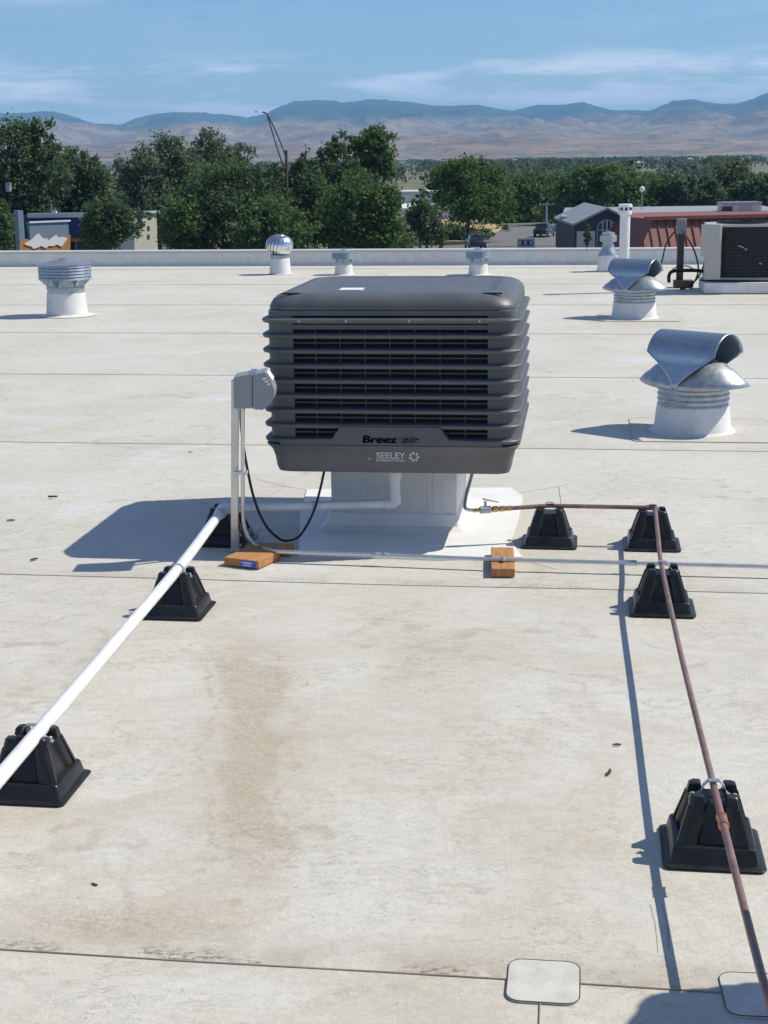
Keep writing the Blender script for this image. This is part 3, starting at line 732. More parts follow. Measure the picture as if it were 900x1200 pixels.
def make_round_vent(label):
    t = thing('louvred_vent', label, 'roof vent', (0, 0, 0), 0, 'round louvred vents')
    MB().lathe([(0.34, 0.008), (0.26, 0.014), (0.238, 0.03), (0.222, 0.25), (0.218, 0.27)], 36).build('base_flashing', M['paint_white'], t)
    MB().lathe([(0.214, 0.26), (0.214, 0.31), (0.222, 0.315), (0.222, 0.335), (0.212, 0.34), (0.208, 0.43)], 36).build('neck', M['galv'], t)
    for k in range(6):
        a = R(60 * k + 250); c = Vector((math.cos(a), math.sin(a), 0))
        MB().add([c * 0.212 + Vector((0, 0, 0.345)), c * 0.212 + Vector((0, 0, 0.43)), c * 0.30 + Vector((0, 0, 0.43))] + [v + Vector((-c.y, c.x, 0)) * 0.03 for v in (c * 0.212 + Vector((0, 0, 0.345)), c * 0.212 + Vector((0, 0, 0.43)), c * 0.30 + Vector((0, 0, 0.43)))], [(0, 1, 2), (3, 5, 4), (0, 3, 4, 1), (1, 4, 5, 2), (2, 5, 3, 0)]).build('bracket', M['galv_dull'], t, smooth=False)
    for k in range(5):
        z = 0.425 + 0.035 * k
        MB().lathe([(0.27, z), (0.306, z + 0.001), (0.300, z + 0.026), (0.292, z + 0.033), (0.27, z + 0.033)], 36).build('louvre_ring', M['galv'], t, angle=30)
    MB().lathe([(0.308, 0.595), (0.31, 0.602), (0.24, 0.615), (0.12, 0.64), (0.05, 0.668), (0.01, 0.672)], 36).build('cap', M['galv'], t, angle=40)
    return t
rv = make_round_vent('large round louvred metal vent on a white base at the left of the roof')
rv.location = G(79, 370)
g2, g3 = G(403, 322), G(560.5, 322)
dup(rv, g2, R(20), scale=(0.6, 0.6, 0.58), label='small round louvred vent behind the left half of the cooler')
dup(rv, g3, R(-30), scale=(0.63, 0.63, 0.6), label='small round louvred vent behind the right half of the cooler')

tb = thing('turbine_vent', 'shiny ball shaped turbine vent on a white base near the far parapet', 'roof vent', G(328.5, 321.5))
MB().lathe([(0.2, 0.008), (0.165, 0.02), (0.155, 0.24), (0.15, 0.25)], 28).build('base_flashing', M['paint_white'], tb)
MB().lathe([(0.142, 0.24), (0.142, 0.27), (0.15, 0.275), (0.15, 0.30)], 28).build('neck', M['galv'], tb)
for k in range(22):
    a0 = 2 * math.pi * k / 22; mb = MB(); ra = []
    for w, off in ((0.0, 0.94), (0.19, 1.03)):
        ra.append([(off * max(0.02, 0.212 * math.sin(R(tt)) ** 0.8) * math.cos(a0 + w + 0.25 * math.cos(R(tt))), off * max(0.02, 0.212 * math.sin(R(tt)) ** 0.8) * math.sin(a0 + w + 0.25 * math.cos(R(tt))), 0.445 + 0.165 * math.cos(R(tt))) for tt in range(8, 150, 14)])
    ra.append(None); ra.pop()
    w = 0.31
    ra.append([(1.0 * max(0.02, 0.212 * math.sin(R(tt)) ** 0.8) * math.cos(a0 + w + 0.25 * math.cos(R(tt))), 1.0 * max(0.02, 0.212 * math.sin(R(tt)) ** 0.8) * math.sin(a0 + w + 0.25 * math.cos(R(tt))), 0.445 + 0.165 * math.cos(R(tt))) for tt in range(8, 150, 14)])
    mb.loft(ra, False, False, False); mb.build('vane', M['galv_bright'], tb, angle=70)
MB().lathe([(0.10, 0.592), (0.09, 0.605), (0.03, 0.615), (0.005, 0.616)], 20).build('cap', M['galv_bright'], tb)

fv = thing('stepped_vent', 'small stepped metal flue vent on a white block in front of the dark gabled building', 'roof vent', G(712, 318), YAW)
MB().loft([rsq(0.175, 0.02, 0.006), rsq(0.158, 0.02, 0.03), rsq(0.152, 0.02, 0.235), rsq(0.145, 0.02, 0.245)]).build('base_curb', M['paint_white'], fv)
MB().lathe([(0.145, 0.245), (0.145, 0.275), (0.10, 0.34), (0.095, 0.40)], 24).build('cone', M['galv'], fv)
MB().lathe([(0.085, 0.39), (0.085, 0.46)], 20).build('flue', M['galv'], fv)
MB().lathe([(0.125, 0.455), (0.13, 0.46), (0.13, 0.545), (0.12, 0.55)], 24).build('cap_band', M['galv'], fv)
MB().lathe([(0.10, 0.548), (0.10, 0.585), (0.03, 0.61)], 24).build('cap', M['galv'], fv)

ps = thing('pipe_stack', 'tall pale plastic vent pipe with a capped top standing behind the cowl vent', 'vent pipe', G(730.5, 343))
MB().lathe([(0.13, 0.007), (0.09, 0.02), (0.075, 0.12), (0.068, 0.13)], 24).build('boot', M['paint_white'], ps)
MB().lathe([(0.066, 0.1), (0.066, 1.03)], 24).build('pipe', M['pvc'], ps)
MB().lathe([(0.075, 1.0), (0.086, 1.005), (0.086, 1.05), (0.078, 1.055), (0.078, 1.09), (0.088, 1.095), (0.088, 1.13), (0.075, 1.135)], 24).build('cap', M['pvc'], ps)
for k in range(8):
    a = R(45 * k); MB().box((0.080 * math.cos(a), 0.080 * math.sin(a), 1.073), (0.008, 0.03, 0.034), Matrix.Rotation(a, 3, 'Z')).build('vent_slot', M['guard'], ps, smooth=False)

# ------------------------------------------------------------------ condenser unit with its own post
cf = G(825, 345)
cu = thing('condenser_unit', 'black coil air conditioning condenser with a beige service panel on a white curb', 'air conditioner', cf, YAW)
MB().box((0.85, 0.5, 0.078), (1.70, 1.0, 0.14)).build('curb', M['paint_white'], cu, bevel=0.01)
def arcp(x0, x1, y0, y1, r, n=6):
    return [(p_[0] + (x0 + x1) / 2, p_[1] + (y0 + y1) / 2) for p_ in rsq((x1 - x0) / 2, r, 0, n, (y1 - y0) / 2)]
MB().prism(arcp(0.03, 1.05, 0.10, 0.95, 0.05), 0.15, 0.20).build('base_pan', M['beige'], cu)
MB().prism(arcp(0.05, 1.03, 0.12, 0.93, 0.28), 0.20, 0.84).build('coil', M['coil'], cu)
ring = arcp(0.042, 1.038, 0.112, 0.938, 0.288, 8); ring = ring + ring[:1]
mb = MB()
for z in [0.22 + 0.04 * k for k in range(16)]: mb.tube([(x, y, z) for x, y in ring], 0.005, 5, False)
tot = []; 
for i in range(len(ring) - 1):
    a, b = Vector(ring[i]), Vector(ring[i + 1]); n_ = max(1, int((b - a).length / 0.055))
    for k in range(n_):
        w = a.lerp(b, k / n_); mb.bar((w.x, w.y, 0.2), (w.x, w.y, 0.84), 0.006)
stuff(mb.build('coil_guard', M['guard'], cu, smooth=False))
MB().prism(arcp(0.02, 1.06, 0.09, 0.96, 0.29), 0.84, 0.872).build('top_cover', M['beige'], cu)
for k in range(4): MB().lathe([(0.12 + 0.08 * k, 0), (0.12 + 0.08 * k, 0.012), (0.11 + 0.08 * k, 0.012), (0.11 + 0.08 * k, 0)], 28, (0.54, 0.52, 0.885 - 0.0 * k)).build('fan_guard_ring', M['guard'], cu)
MB().lathe([(0.38, 0.87), (0.375, 0.882), (0.34, 0.884)], 32, (0.54, 0.52, 0)).build('fan_shroud', M['guard'], cu)
MB().box((0.10, 0.13, 0.53), (0.20, 0.16, 0.70)).build('service_panel', M['beige'], cu, bevel=0.008)
MB().box((0.06, 0.045, 0.68), (0.24, 0.03, 0.40)).build('service_panel', M['beige'], cu, bevel=0.006)
MB().tube([(-0.05, 0.1, 0.17), (0.4, 0.06, 0.165), (1.5, 0.06, 0.16)], 0.012, 8).build('drip_edge', M['cable'], cu)
for x, z in ((0.43, 0.60), (0.47, 0.585), (0.51, 0.56), (0.70, 0.38)):
    MB().box((x, 0.105, z), (0.035, 0.004, 0.012), Matrix.Rotation(R(20), 3, 'Y')).build('bent_fins', M['galv_dull'], cu, smooth=False)

pp = G(796, 337)
dp = thing('disconnect_post', 'dark brown post topped by a grey switch box beside the condenser', 'post', pp, YAW)
MB().box((0, 0, 0.40), (0.09, 0.09, 0.66)).build('post', M['brown_post'], dp, bevel=0.004)
MB().box((0.0, -0.065, 0.815), (0.125, 0.10, 0.20)).build('switch_box', M['box_grey'], dp, bevel=0.005)
MB().box((0.0, -0.12, 0.82), (0.1, 0.01, 0.16)).build('box_lid', M['box_grey'], dp, bevel=0.003)
MB().box((0.05, 0.0, 0.055), (0.26, 0.22, 0.09)).build('base_block', M['brown_post'], dp, bevel=0.005)
def wire(pix, Y, r, lab):
    tag(MB().tube(spline([AT(x, y, Y) for x, y in pix], 6), r, 8).build('cable', M['cable']), lab, 'cable')
wire([(790, 272), (781, 285), (776, 305), (774, 312)], 20.0, 0.010, 'thin black cable drooping left from the grey switch box')
wire([(801, 273), (812, 290), (818, 310), (817, 323), (810, 334), (797, 338)], 20.0, 0.011, 'thin black cable drooping right from the grey switch box')
wire([(784, 331), (784, 323), (788, 318), (800, 317), (815, 317), (828, 318), (834, 315)], 20.0, 0.024, 'thick insulated black pipe bent along to the condenser')
wire([(827, 295), (825, 310), (818, 325), (806, 336), (797, 339)], 19.85, 0.012, 'black whip cable looping from the condenser to the post base')
wire([(786, 318), (793, 313), (806, 312), (816, 318)], 20.2, 0.008, 'thin grey line arching behind the post')

# ------------------------------------------------------------------ scraps lying on the roof
dm = []
for k in range(3):
    r_ = random.Random(k); mb = MB(); n_ = 6
    vs = [(0.022 * (i / (n_ - 1) - 0.5) * 2, s * 0.006 * math.sin(math.pi * (i + 0.4) / n_) , 0.010 + 0.004 * r_.random() + 0.003 * s) for i in range(n_) for s in (-1, 1)]
    mb.add(vs, [(2 * i, 2 * i + 1, 2 * i + 3, 2 * i + 2) for i in range(n_ - 1)])
    dm.append(mb.mesh('leaf_scrap', M['debris']))
for i, (x, y, sc) in enumerate([(62, 585, 1.2), (13, 612, 0.9), (40, 658, 0.9), (714, 908, 0.8), (723, 875, 0.6), (223, 531, 0.6), (111, 1039, 0.5)]):
    o = bpy.data.objects.new('leaf_scrap', dm[i % 3]); col.objects.link(o); p_ = G(x, y); o.location = p_; o.scale = (sc,) * 3
    o.rotation_euler = (0, 0, random.uniform(-0.9, 0.9) + (1.3 if i in (3,) else 0))
    so = o.modifiers.new('solid', 'SOLIDIFY'); so.thickness = 0.002
    tag(o, 'small dark curled scrap of dry leaf lying on the pale roof', 'leaf scrap', 'leaf scraps on the roof')

# ------------------------------------------------------------------ ground beyond the building
def ground_material():
    m = bpy.data.materials.new('valley_ground'); m.use_nodes = True
    n, l = m.node_tree.nodes, m.node_tree.links; b = n['Principled BSDF']; b.inputs['Roughness'].default_value = 0.95
    g = n.new('ShaderNodeNewGeometry'); t = n.new('ShaderNodeTexNoise'); t.inputs['Scale'].default_value = 0.02; t.inputs['Detail'].default_value = 8; t.inputs['Roughness'].default_value = 0.7
    l.new(g.outputs['Position'], t.inputs['Vector'])
    rp = n.new('ShaderNodeValToRGB'); e = rp.color_ramp.elements
    e[0].position = 0.35; e[0].color = (0.06, 0.085, 0.04, 1); e[1].position = 0.66; e[1].color = (0.22, 0.20, 0.12, 1)
    l.new(t.outputs['Fac'], rp.inputs['Fac']); l.new(rp.outputs['Color'], b.inputs['Base Color']); return m
S = 16000
gr = MB().add([(-S, -200, GROUND_Z), (S, -200, GROUND_Z), (S, S, GROUND_Z), (-S, S, GROUND_Z)], [(0, 1, 2, 3)]).build('ground', ground_material(), smooth=False); structure(gr)
def flat(name, pts, m, dz):
    return structure(MB().add([(x, y, GROUND_Z + dz) for x, y in pts], [tuple(range(len(pts)))]).build(name, m, smooth=False))
M['dry_grass'] = mat('dry_grass', (0.42, 0.32, 0.15), 0.95, var=0.3, scale=0.3)
flat('verge', [(-6, 166), (14, 166), (24, 200), (18, 235), (-6, 235)], M['dry_grass'], 0.02)
flat('parking_lot', [(-60, 40), (120, 40), (120, 160), (-60, 160)], M['asphalt'], 0.02)
flat('road', [(10, 160.5), (40, 160.5), (46, 300), (24, 300), (16, 200)], M['asphalt'], 0.04)

# ------------------------------------------------------------------ trees
def leaf_cloud(mb, rnd, lobes, n, size, clump=0.28, shell=0.55):
    tot = sum(l_[3] * l_[4] * l_[5] for l_ in lobes)
    for (cx, cy_, cz, rx, ry, rz) in lobes:
        nl = int(1.9 * n * rx * ry * rz / tot); nc = max(6, nl // 34)
        cl = []
        for _ in range(nc):
            v = Vector((rnd.gauss(0, 1), rnd.gauss(0, 1), rnd.gauss(0, 1))).normalized() * (shell + (1.05 - shell) * rnd.random()) * (1 + 0.22 * noise.noise(Vector((rnd.random() * 9, cx, cz))))
            cl.append((v, rnd.uniform(0.6, 1.35)))
        for i in range(nl):
            v, cs = cl[i % nc]
            p_ = Vector((cx + v.x * rx, cy_ + v.y * ry, cz + v.z * rz)) + Vector((rnd.gauss(0, 1) * rx, rnd.gauss(0, 1) * ry, rnd.gauss(0, 0.8) * rz)) * clump * 0.55 * cs
            s = size * 0.72 * rnd.uniform(0.55, 1.35)
            nrm = Vector((rnd.gauss(0, 1), rnd.gauss(0, 1), rnd.gauss(0.5, 1))).normalized()
            a = nrm.orthogonal().normalized(); a = (Matrix.Rotation(rnd.random() * 6.28, 3, nrm) @ a); b_ = nrm.cross(a)
            mb.add([p_ - a * s, p_ - b_ * s * 0.55, p_ + a * s, p_ + b_ * s * 0.55], [(0, 1, 2, 3)])
def tree(name, label, x, D, lobes_px, leaf, n, size, seed, cat='tree', group=None, clump=0.28, shell=0.55, cluster=None):
    """lobes_px: (px, py, half width px, half height px) around the crown; real metres at distance D"""
    rnd = random.Random(seed); base = AT(x, 250, D); base.z = GROUND_Z
    mpp = D / (F * 1.02); lobes = []
    for (lx, ly, hw, hh) in lobes_px:
        c = AT(lx, ly, D) - base; r_ = hw * mpp
        lobes.append((c.x, rnd.uniform(-0.35, 0.35) * r_, c.z, r_, r_ * 0.9, hh * mpp))
    t = thing(name, label, cat, base, 0, group)
    topz = max(l_[2] for l_ in lobes); mb = MB()
    tr = max(0.12, topz * 0.022)
    mb.tube(spline([(0, 0, -0.1), (0.1 * rnd.uniform(-1, 1), 0, topz * 0.3), (0.25 * rnd.uniform(-1, 1), 0, topz * 0.62)], 4), [tr * (1.2 - 0.07 * i) for i in range(9)], 8)
    for (cx, cy_, cz, rx, ry, rz) in lobes:
        s_ = Vector((0, 0, min(cz * 0.6, topz * 0.5))); e_ = Vector((cx, cy_, cz + rz * 0.45))
        mb.tube(spline([s_, s_.lerp(e_, 0.45) + Vector((0, 0, 0.3)), e_], 4), [tr * 0.55 * (1 - 0.1 * i) for i in range(9)], 6)
        for k in range(4):
            f_ = e_ + Vector((rnd.uniform(-1, 1) * rx * 0.7, rnd.uniform(-1, 1) * ry * 0.7, rnd.uniform(-0.9, 0.4) * rz))
            mb.tube([s_.lerp(e_, 0.5), s_.lerp(e_, 0.75).lerp(f_, 0.5), f_], [tr * 0.3, tr * 0.2, tr * 0.07], 5)
    mb.build('trunk', M['bark'], t)
    lb = MB(); leaf_cloud(lb, rnd, lobes, n, size, clump, shell)
    me = bpy.data.meshes.new('crown'); me.from_pydata(lb.v, [], lb.f); me.materials.append(M[leaf])
    o = bpy.data.objects.new('crown', me); col.objects.link(o); o.parent = t; stuff(o)
    return t
T = 'trees beyond the parapet'
tree('cottonwood_tree', 'tallest dark upright tree at the left edge rising above the blue building', 32, 128, [(20, 180, 26, 36), (50, 165, 18, 28), (32, 155, 14, 18), (8, 165, 14, 26), (55, 205, 28, 34), (22, 225, 34, 34), (62, 175, 10, 16), (0, 215, 24, 40), (30, 265, 40, 30)], 'leaf_dark', 9000, 0.26, 1, group=T)
tree('cottonwood_tree', 'lower dark tree with a ragged top right of the tallest left tree', 95, 132, [(88, 200, 20, 24), (105, 215, 22, 28), (78, 215, 20, 30), (120, 230, 14, 24), (95, 245, 36, 26), (70, 190, 8, 12)], 'leaf_dark', 6000, 0.26, 2, group=T)
tree('shrub', 'bright green bush at the lower left corner beside the mural wall', 2, 112, [(2, 268, 14, 26), (0, 245, 10, 14)], 'leaf_mid', 1500, 0.2, 3, cat='shrub', group=T)
tree('willow_tree', 'broad grey-green tree with a soft rounded crown left of the street lamp', 185, 140, [(190, 195, 36, 32), (205, 180, 22, 20), (160, 210, 24, 28), (180, 240, 52, 40), (222, 210, 28, 34), (140, 195, 10, 12), (150, 235, 24, 30)], 'leaf_grey', 9500, 0.24, 4, group=T)
tree('elm_tree', 'airy tall tree behind the willow with sparse tips', 250, 150, [(243, 162, 15, 16), (255, 178, 18, 18), (232, 175, 12, 16), (283, 178, 14, 12), (268, 195, 26, 22), (248, 200, 30, 26)], 'leaf_grey', 3600, 0.24, 5, group=T, clump=0.34)
tree('maple_tree', 'wide dense green tree in front of the willow filling the left middle', 260, 118, [(255, 220, 34, 32), (290, 215, 26, 28), (232, 245, 30, 34), (270, 255, 46, 36), (310, 245, 30, 36), (215, 265, 22, 26), (320, 215, 14, 20)], 'leaf_dark', 9500, 0.22, 6, group=T)
tree('maple_tree', 'dark green tree standing right behind the street lamp arm', 345, 120, [(345, 235, 28, 32), (330, 260, 30, 34), (360, 210, 18, 24), (370, 250, 28, 40), (350, 192, 8, 12), (358, 180, 5, 8)], 'leaf_dark', 7500, 0.22, 7, group=T)
tree('elm_tree', 'thin upright tree with gaps left of the round topped tall tree', 400, 124, [(390, 175, 14, 14), (404, 165, 12, 14), (395, 195, 20, 22), (378, 200, 14, 24), (405, 215, 24, 26), (385, 230, 24, 30)], 'leaf_dark', 4200, 0.22, 8, group=T, clump=0.32)
tree('elm_tree', 'tall tree with a round clipped looking top in the middle of the tree line', 438, 125, [(440, 165, 20, 16), (428, 178, 18, 16), (447, 182, 15, 18), (436, 203, 18, 14), (455, 200, 8, 12)], 'leaf_mid', 3200, 0.21, 9, group=T, clump=0.3)
tree('maple_tree', 'bright green dense tree at the right end of the big clump', 425, 115, [(420, 235, 30, 30), (445, 245, 26, 32), (405, 262, 36, 32), (455, 270, 20, 24), (430, 272, 40, 24), (465, 235, 8, 14)], 'leaf_mid', 9000, 0.21, 10, group=T)
tree('maple_tree', 'dark leafy tree in front of the blue and cream building', 126, 108, [(125, 262, 26, 30), (135, 243, 18, 18), (112, 268, 18, 26), (150, 262, 16, 22), (120, 242, 10, 14), (172, 252, 7, 6)], 'leaf_dark', 5200, 0.18, 11, group=T)
tree('ash_tree', 'large round yellow-green tree left of the dark gabled building', 548, 170, [(548, 212, 34, 24), (570, 225, 28, 28), (525, 222, 24, 24), (555, 238, 40, 24), (585, 245, 18, 22), (512, 208, 14, 16), (540, 198, 22, 12)], 'leaf_light', 9000, 0.27, 12, group=T, shell=0.45)
tree('elm_tree', 'sparse small dark tree in front of the white warehouse', 492, 150, [(490, 245, 14, 18), (500, 262, 18, 24), (482, 268, 12, 20), (494, 230, 8, 10), (510, 275, 14, 14)], 'leaf_dark', 2600, 0.24, 13, group=T)
tree('shrub', 'narrow yellow-green sapling on the dry verge left of the dark car', 516, 140, [(516, 284, 5, 12), (518, 272, 4, 8)], 'leaf_light', 350, 0.16, 14, cat='shrub', group=T)
tree('shrub', 'dark low shrubs under the round yellow-green tree', 540, 175, [(530, 272, 22, 10), (560, 274, 18, 8), (500, 278, 20, 12)], 'leaf_dark', 2200, 0.26, 15, cat='shrub', group=T)
tree('shrub', 'slim yellow-green shrub against the dark gabled building', 689, 126, [(689, 276, 5, 12), (688, 266, 3, 7)], 'leaf_light', 350, 0.15, 16, cat='shrub', group=T)
tree('maple_tree', 'low bushy green tree filling the gap under the willow', 218, 116, [(214, 262, 24, 30), (230, 268, 22, 26), (222, 285, 26, 16)], 'leaf_mid', 3200, 0.21, 21, group=T)
tree('maple_tree', 'low bushy green tree in front of the street lamp foot', 322, 112, [(318, 262, 30, 30), (345, 270, 26, 24), (295, 272, 24, 24)], 'leaf_mid', 3800, 0.2, 22, group=T)
tree('shrub', 'bushy shrubs at the right end of the big green clump', 462, 118, [(462, 278, 20, 16), (478, 284, 14, 10)], 'leaf_mid', 1200, 0.18, 23, cat='shrub', group=T)
row = [(610, 232, 28, 26, 'leaf_mid', 'dark tree just right of the large round tree'), (645, 226, 28, 28, 'leaf_grey', 'green tree above the street with the parked cars'),
       (682, 222, 32, 27, 'leaf_mid', 'broad green tree behind the dark gable'), (718, 222, 30, 25, 'leaf_mid', 'dark green tree behind the pale pipe stack'),
       (757, 226, 26, 22, 'leaf_mid', 'dark tree behind the globe lamp'), (798, 226, 22, 22, 'leaf_grey', 'olive tree above the red metal roof'),
       (826, 230, 18, 18, 'leaf_dark', 'low dark tree left of the pale tree'), (853, 217, 20, 27, 'leaf_pale', 'pale silvery tree above the grey rooftop unit'),
       (884, 228, 22, 22, 'leaf_dark', 'dark tree at the right edge behind the condenser'), (912, 225, 22, 24, 'leaf_mid', 'green tree cut by the right edge of the picture')]
for i, (x, y, hw, hh, lf, lab) in enumerate(row):
    rd = random.Random(i + 50)
    hw *= 1.3; hh *= 1.15; y -= 3; lob = [(x, y, hw * 0.8, hh * 0.8)] + [(x + rd.uniform(-0.7, 0.7) * hw, y + rd.uniform(-0.5, 0.7) * hh, hw * rd.uniform(0.35, 0.6), hh * rd.uniform(0.3, 0.55)) for _ in range(4)] + [(x, y + hh, hw * 0.9, hh * 0.6)]
    tree('street_tree', lab, x, 230 + rd.uniform(-25, 25), lob, lf, 4600, 0.42, i + 60, group='trees behind the right hand buildings')

# far-off wood on the valley floor
mb = MB(); rd = random.Random(77)
for k in range(3200):
    D = 480 * (1 + rd.random() ** 1.2 * 6.5); az = rd.uniform(-0.22, 0.32)
    if az < 0.03 and rd.random() < 0.6: continue
    if noise.noise(Vector((az * 22, D / 500, 2))) < -0.22: continue
    x, y = D * az, D; h = rd.uniform(4, 9); w = h * rd.uniform(0.5, 0.95)
    for q in range(30):
        c = Vector((x + rd.gauss(0, 0.5) * w, y + rd.gauss(0, 0.5) * w, GROUND_Z + h * rd.uniform(0.15, 0.9)))
        s = w * rd.uniform(0.10, 0.22); nrm = Vector((rd.gauss(0, 1), rd.gauss(0, 1) - 0.5, rd.gauss(0.4, 1))).normalized(); a = nrm.orthogonal().normalized(); b_ = nrm.cross(a)
        mb.add([c + (a * math.cos(t_) + b_ * math.sin(t_)) * s * rd.uniform(0.7, 1.1) for t_ in (0, 1.2, 2.5, 3.7, 5.0)], [(0, 1, 2, 3, 4)])
me = bpy.data.meshes.new('distant_wood'); me.from_pydata(mb.v, [], mb.f); me.materials.append(M['leaf_far'])
o = bpy.data.objects.new('distant_wood', me); col.objects.link(o); stuff(o); tag(o, 'far-off dark belt of trees across the valley floor below the hills', 'wood')

# ------------------------------------------------------------------ buildings
M['blue_wall'] = mat('blue_wall', (0.03, 0.04, 0.20), 0.7, var=0.08, scale=0.5)
M['slate_wall'] = mat('slate_blue_wall', (0.17, 0.23, 0.31), 0.7, var=0.06, scale=0.5)
M['navy_wall'] = mat('navy_wall', (0.02, 0.03, 0.06), 0.7)
M['ochre'] = mat('ochre_paint', (0.42, 0.21, 0.05), 0.7, var=0.1, scale=1)
M['white_wall'] = mat('white_wall', (0.66, 0.67, 0.66), 0.7, var=0.06, scale=0.4)
M['cream_wall'] = mat('cream_wall', (0.66, 0.66, 0.55), 0.7, var=0.06, scale=0.6)
M['red_metal'] = mat('red_metal_roof', (0.25, 0.085, 0.058), 0.6, var=0.12, scale=0.6)
M['red_seam'] = mat('red_seam_metal', (0.13, 0.045, 0.035), 0.6)
M['charcoal_wall'] = mat('charcoal_wall', (0.065, 0.072, 0.085), 0.7, var=0.15, scale=0.6)
M['white_roof'] = mat('white_metal_roof', (0.30, 0.31, 0.325), 0.5, var=0.08, scale=0.4)
M['grey_roof'] = mat('grey_roof', (0.36, 0.36, 0.36), 0.7, var=0.1, scale=0.3)
M['glass'] = mat('dark_window_glass', (0.02, 0.025, 0.03), 0.12)
M['tan_canvas'] = mat('tan_awning', (0.62, 0.52, 0.38), 0.8)
M['car_paint'] = mat('dark_car_paint', (0.02, 0.022, 0.03), 0.25, coat=0.5)
M['car_white'] = mat('silver_car_paint', (0.45, 0.45, 0.47), 0.3, coat=0.5)
M['tyre'] = mat('tyre', (0.015, 0.015, 0.015), 0.8)
M['red_lamp'] = mat('red_lamp', (0.35, 0.01, 0.01), 0.3)
M['sign_white'] = mat('sign_white', (0.70, 0.70, 0.72), 0.6)
M['mountain_white'] = mat('mural_white', (0.72, 0.72, 0.72), 0.7)
M['lamp_glass'] = mat('lamp_glass', (0.75, 0.75, 0.72), 0.3)

def facade(root, x0, x1, yt, yb, D, depth, name, m, base=None):
    """box wall facing the camera between two photo columns at distance D, placed relative to root"""
    a, b = AT(x0, yt, D), AT(x1, yb, D)
    z0 = (GROUND_Z + 0.01) if base is None else base
    o = MB().box(((a.x + b.x) / 2 - root.location.x, D + depth / 2 - root.location.y, (a.z + z0) / 2 - root.location.z), (b.x - a.x, depth, a.z - z0)).build(name, M[m], root, smooth=False)
    return o
def proot(name, lab, cat, x, D):
    p_ = AT(x, 260, D); p_.z = GROUND_Z
    return thing(name, lab, cat, p_)
def panel(root, x0, x1, y0, y1, D, proud, name, m):
    a, b = AT(x0, y0, D), AT(x1, y1, D)
    return MB().box(((a.x + b.x) / 2 - root.location.x, D - proud / 2 - root.location.y, (a.z + b.z) / 2 - root.location.z), (abs(b.x - a.x), proud, abs(a.z - b.z))).build(name, M[m], root, smooth=False)
# blue building with mural wall
bb = proot('blue_building', 'low blue building with an ochre base and white roof edge behind the left trees', 'building', 100, 125)
facade(bb, 26, 162, 253, 293, 125, 10, 'wall', 'blue_wall')
panel(bb, 33, 163, 250, 253.5, 124.95, 0.35, 'roof_edge', 'white_wall')
panel(bb, 79, 165, 279, 282, 125, 0.12, 'trim_band', 'ochre')
panel(bb, 79, 140, 282, 300, 125, 0.05, 'window', 'glass')
panel(bb, 89, 90.5, 282, 300, 124.9, 0.05, 'window_frame', 'white_wall')
panel(bb, 110, 111, 282, 300, 124.9, 0.05, 'window_frame', 'white_wall')
for x in (59.5, 137): panel(bb, x, x + 1.4, 240, 250, 126, 0.1, 'roof_pipe', 'steel_pole')
panel(bb, 62, 67, 247, 250, 126, 0.4, 'roof_vent', 'white_wall')
mw = proot('mural_wall', 'slate blue and ochre wall panel painted with white mountain shapes', 'wall', 52, 122)
facade(mw, 25, 33.5, 246, 293, 122, 0.8, 'pillar', 'slate_wall')
facade(mw, 36.5, 78.5, 260, 293, 122, 0.4, 'panel', 'slate_wall')
panel(mw, 36.5, 78.5, 259, 260.5, 122, 0.1, 'panel_cap', 'sign_white')
def flat_shape(root, pts, D, proud, name, m):
    q = [AT(x, y, D) - root.location for x, y in pts]
    return MB().loft([[(p_.x, p_.y, p_.z) for p_ in q], [(p_.x, p_.y - proud, p_.z) for p_ in q]]).build(name, M[m], root, smooth=False)
flat_shape(mw, [(27, 300), (27, 281), (34, 279), (44, 284), (56, 287), (66, 283), (78.5, 276), (78.5, 300)], 121.97, 0.04, 'painted_band', 'ochre')
flat_shape(mw, [(31, 285), (37, 281), (41, 277), (45, 273), (48, 277), (51, 280), (54, 279), (55, 282), (60, 278), (63, 275.5), (66, 279), (70, 278), (75, 280), (72, 285), (69, 290), (64, 287), (60, 289), (56, 288), (53, 291), (48, 288), (44, 290), (40, 291), (38, 288), (34, 287)], 121.9, 0.04, 'painted_mountains', 'mountain_white')
nv = proot('navy_shed', 'dark navy shed wall left of the mural', 'building', 12, 130); facade(nv, 0, 25.5, 246, 293, 130, 6, 'wall', 'navy_wall')
facade(nv, -1, 26.5, 245.3, 246.2, 129.9, 6.2, 'roof', 'grey_roof', base=AT(10, 246.4, 129.9).z)
mw.rotation_euler = (0, 0, R(38)); mw.scale = (1.25, 1, 1)
cb = proot('cream_building', 'small cream walled building end behind the dark tree', 'building', 170, 122)
facade(cb, 157, 184, 249, 293, 122, 8, 'wall', 'cream_wall')
panel(cb, 156.5, 184.5, 247.6, 250, 122, 0.15, 'roof_edge', 'white_wall')
for y in (265, 275): panel(cb, 172.5, 175, y, y + 5, 122, 0.04, 'vent_grille', 'charcoal_wall')
cb.rotation_euler = (0, 0, R(38)); cb.scale = (1.25, 1, 1)
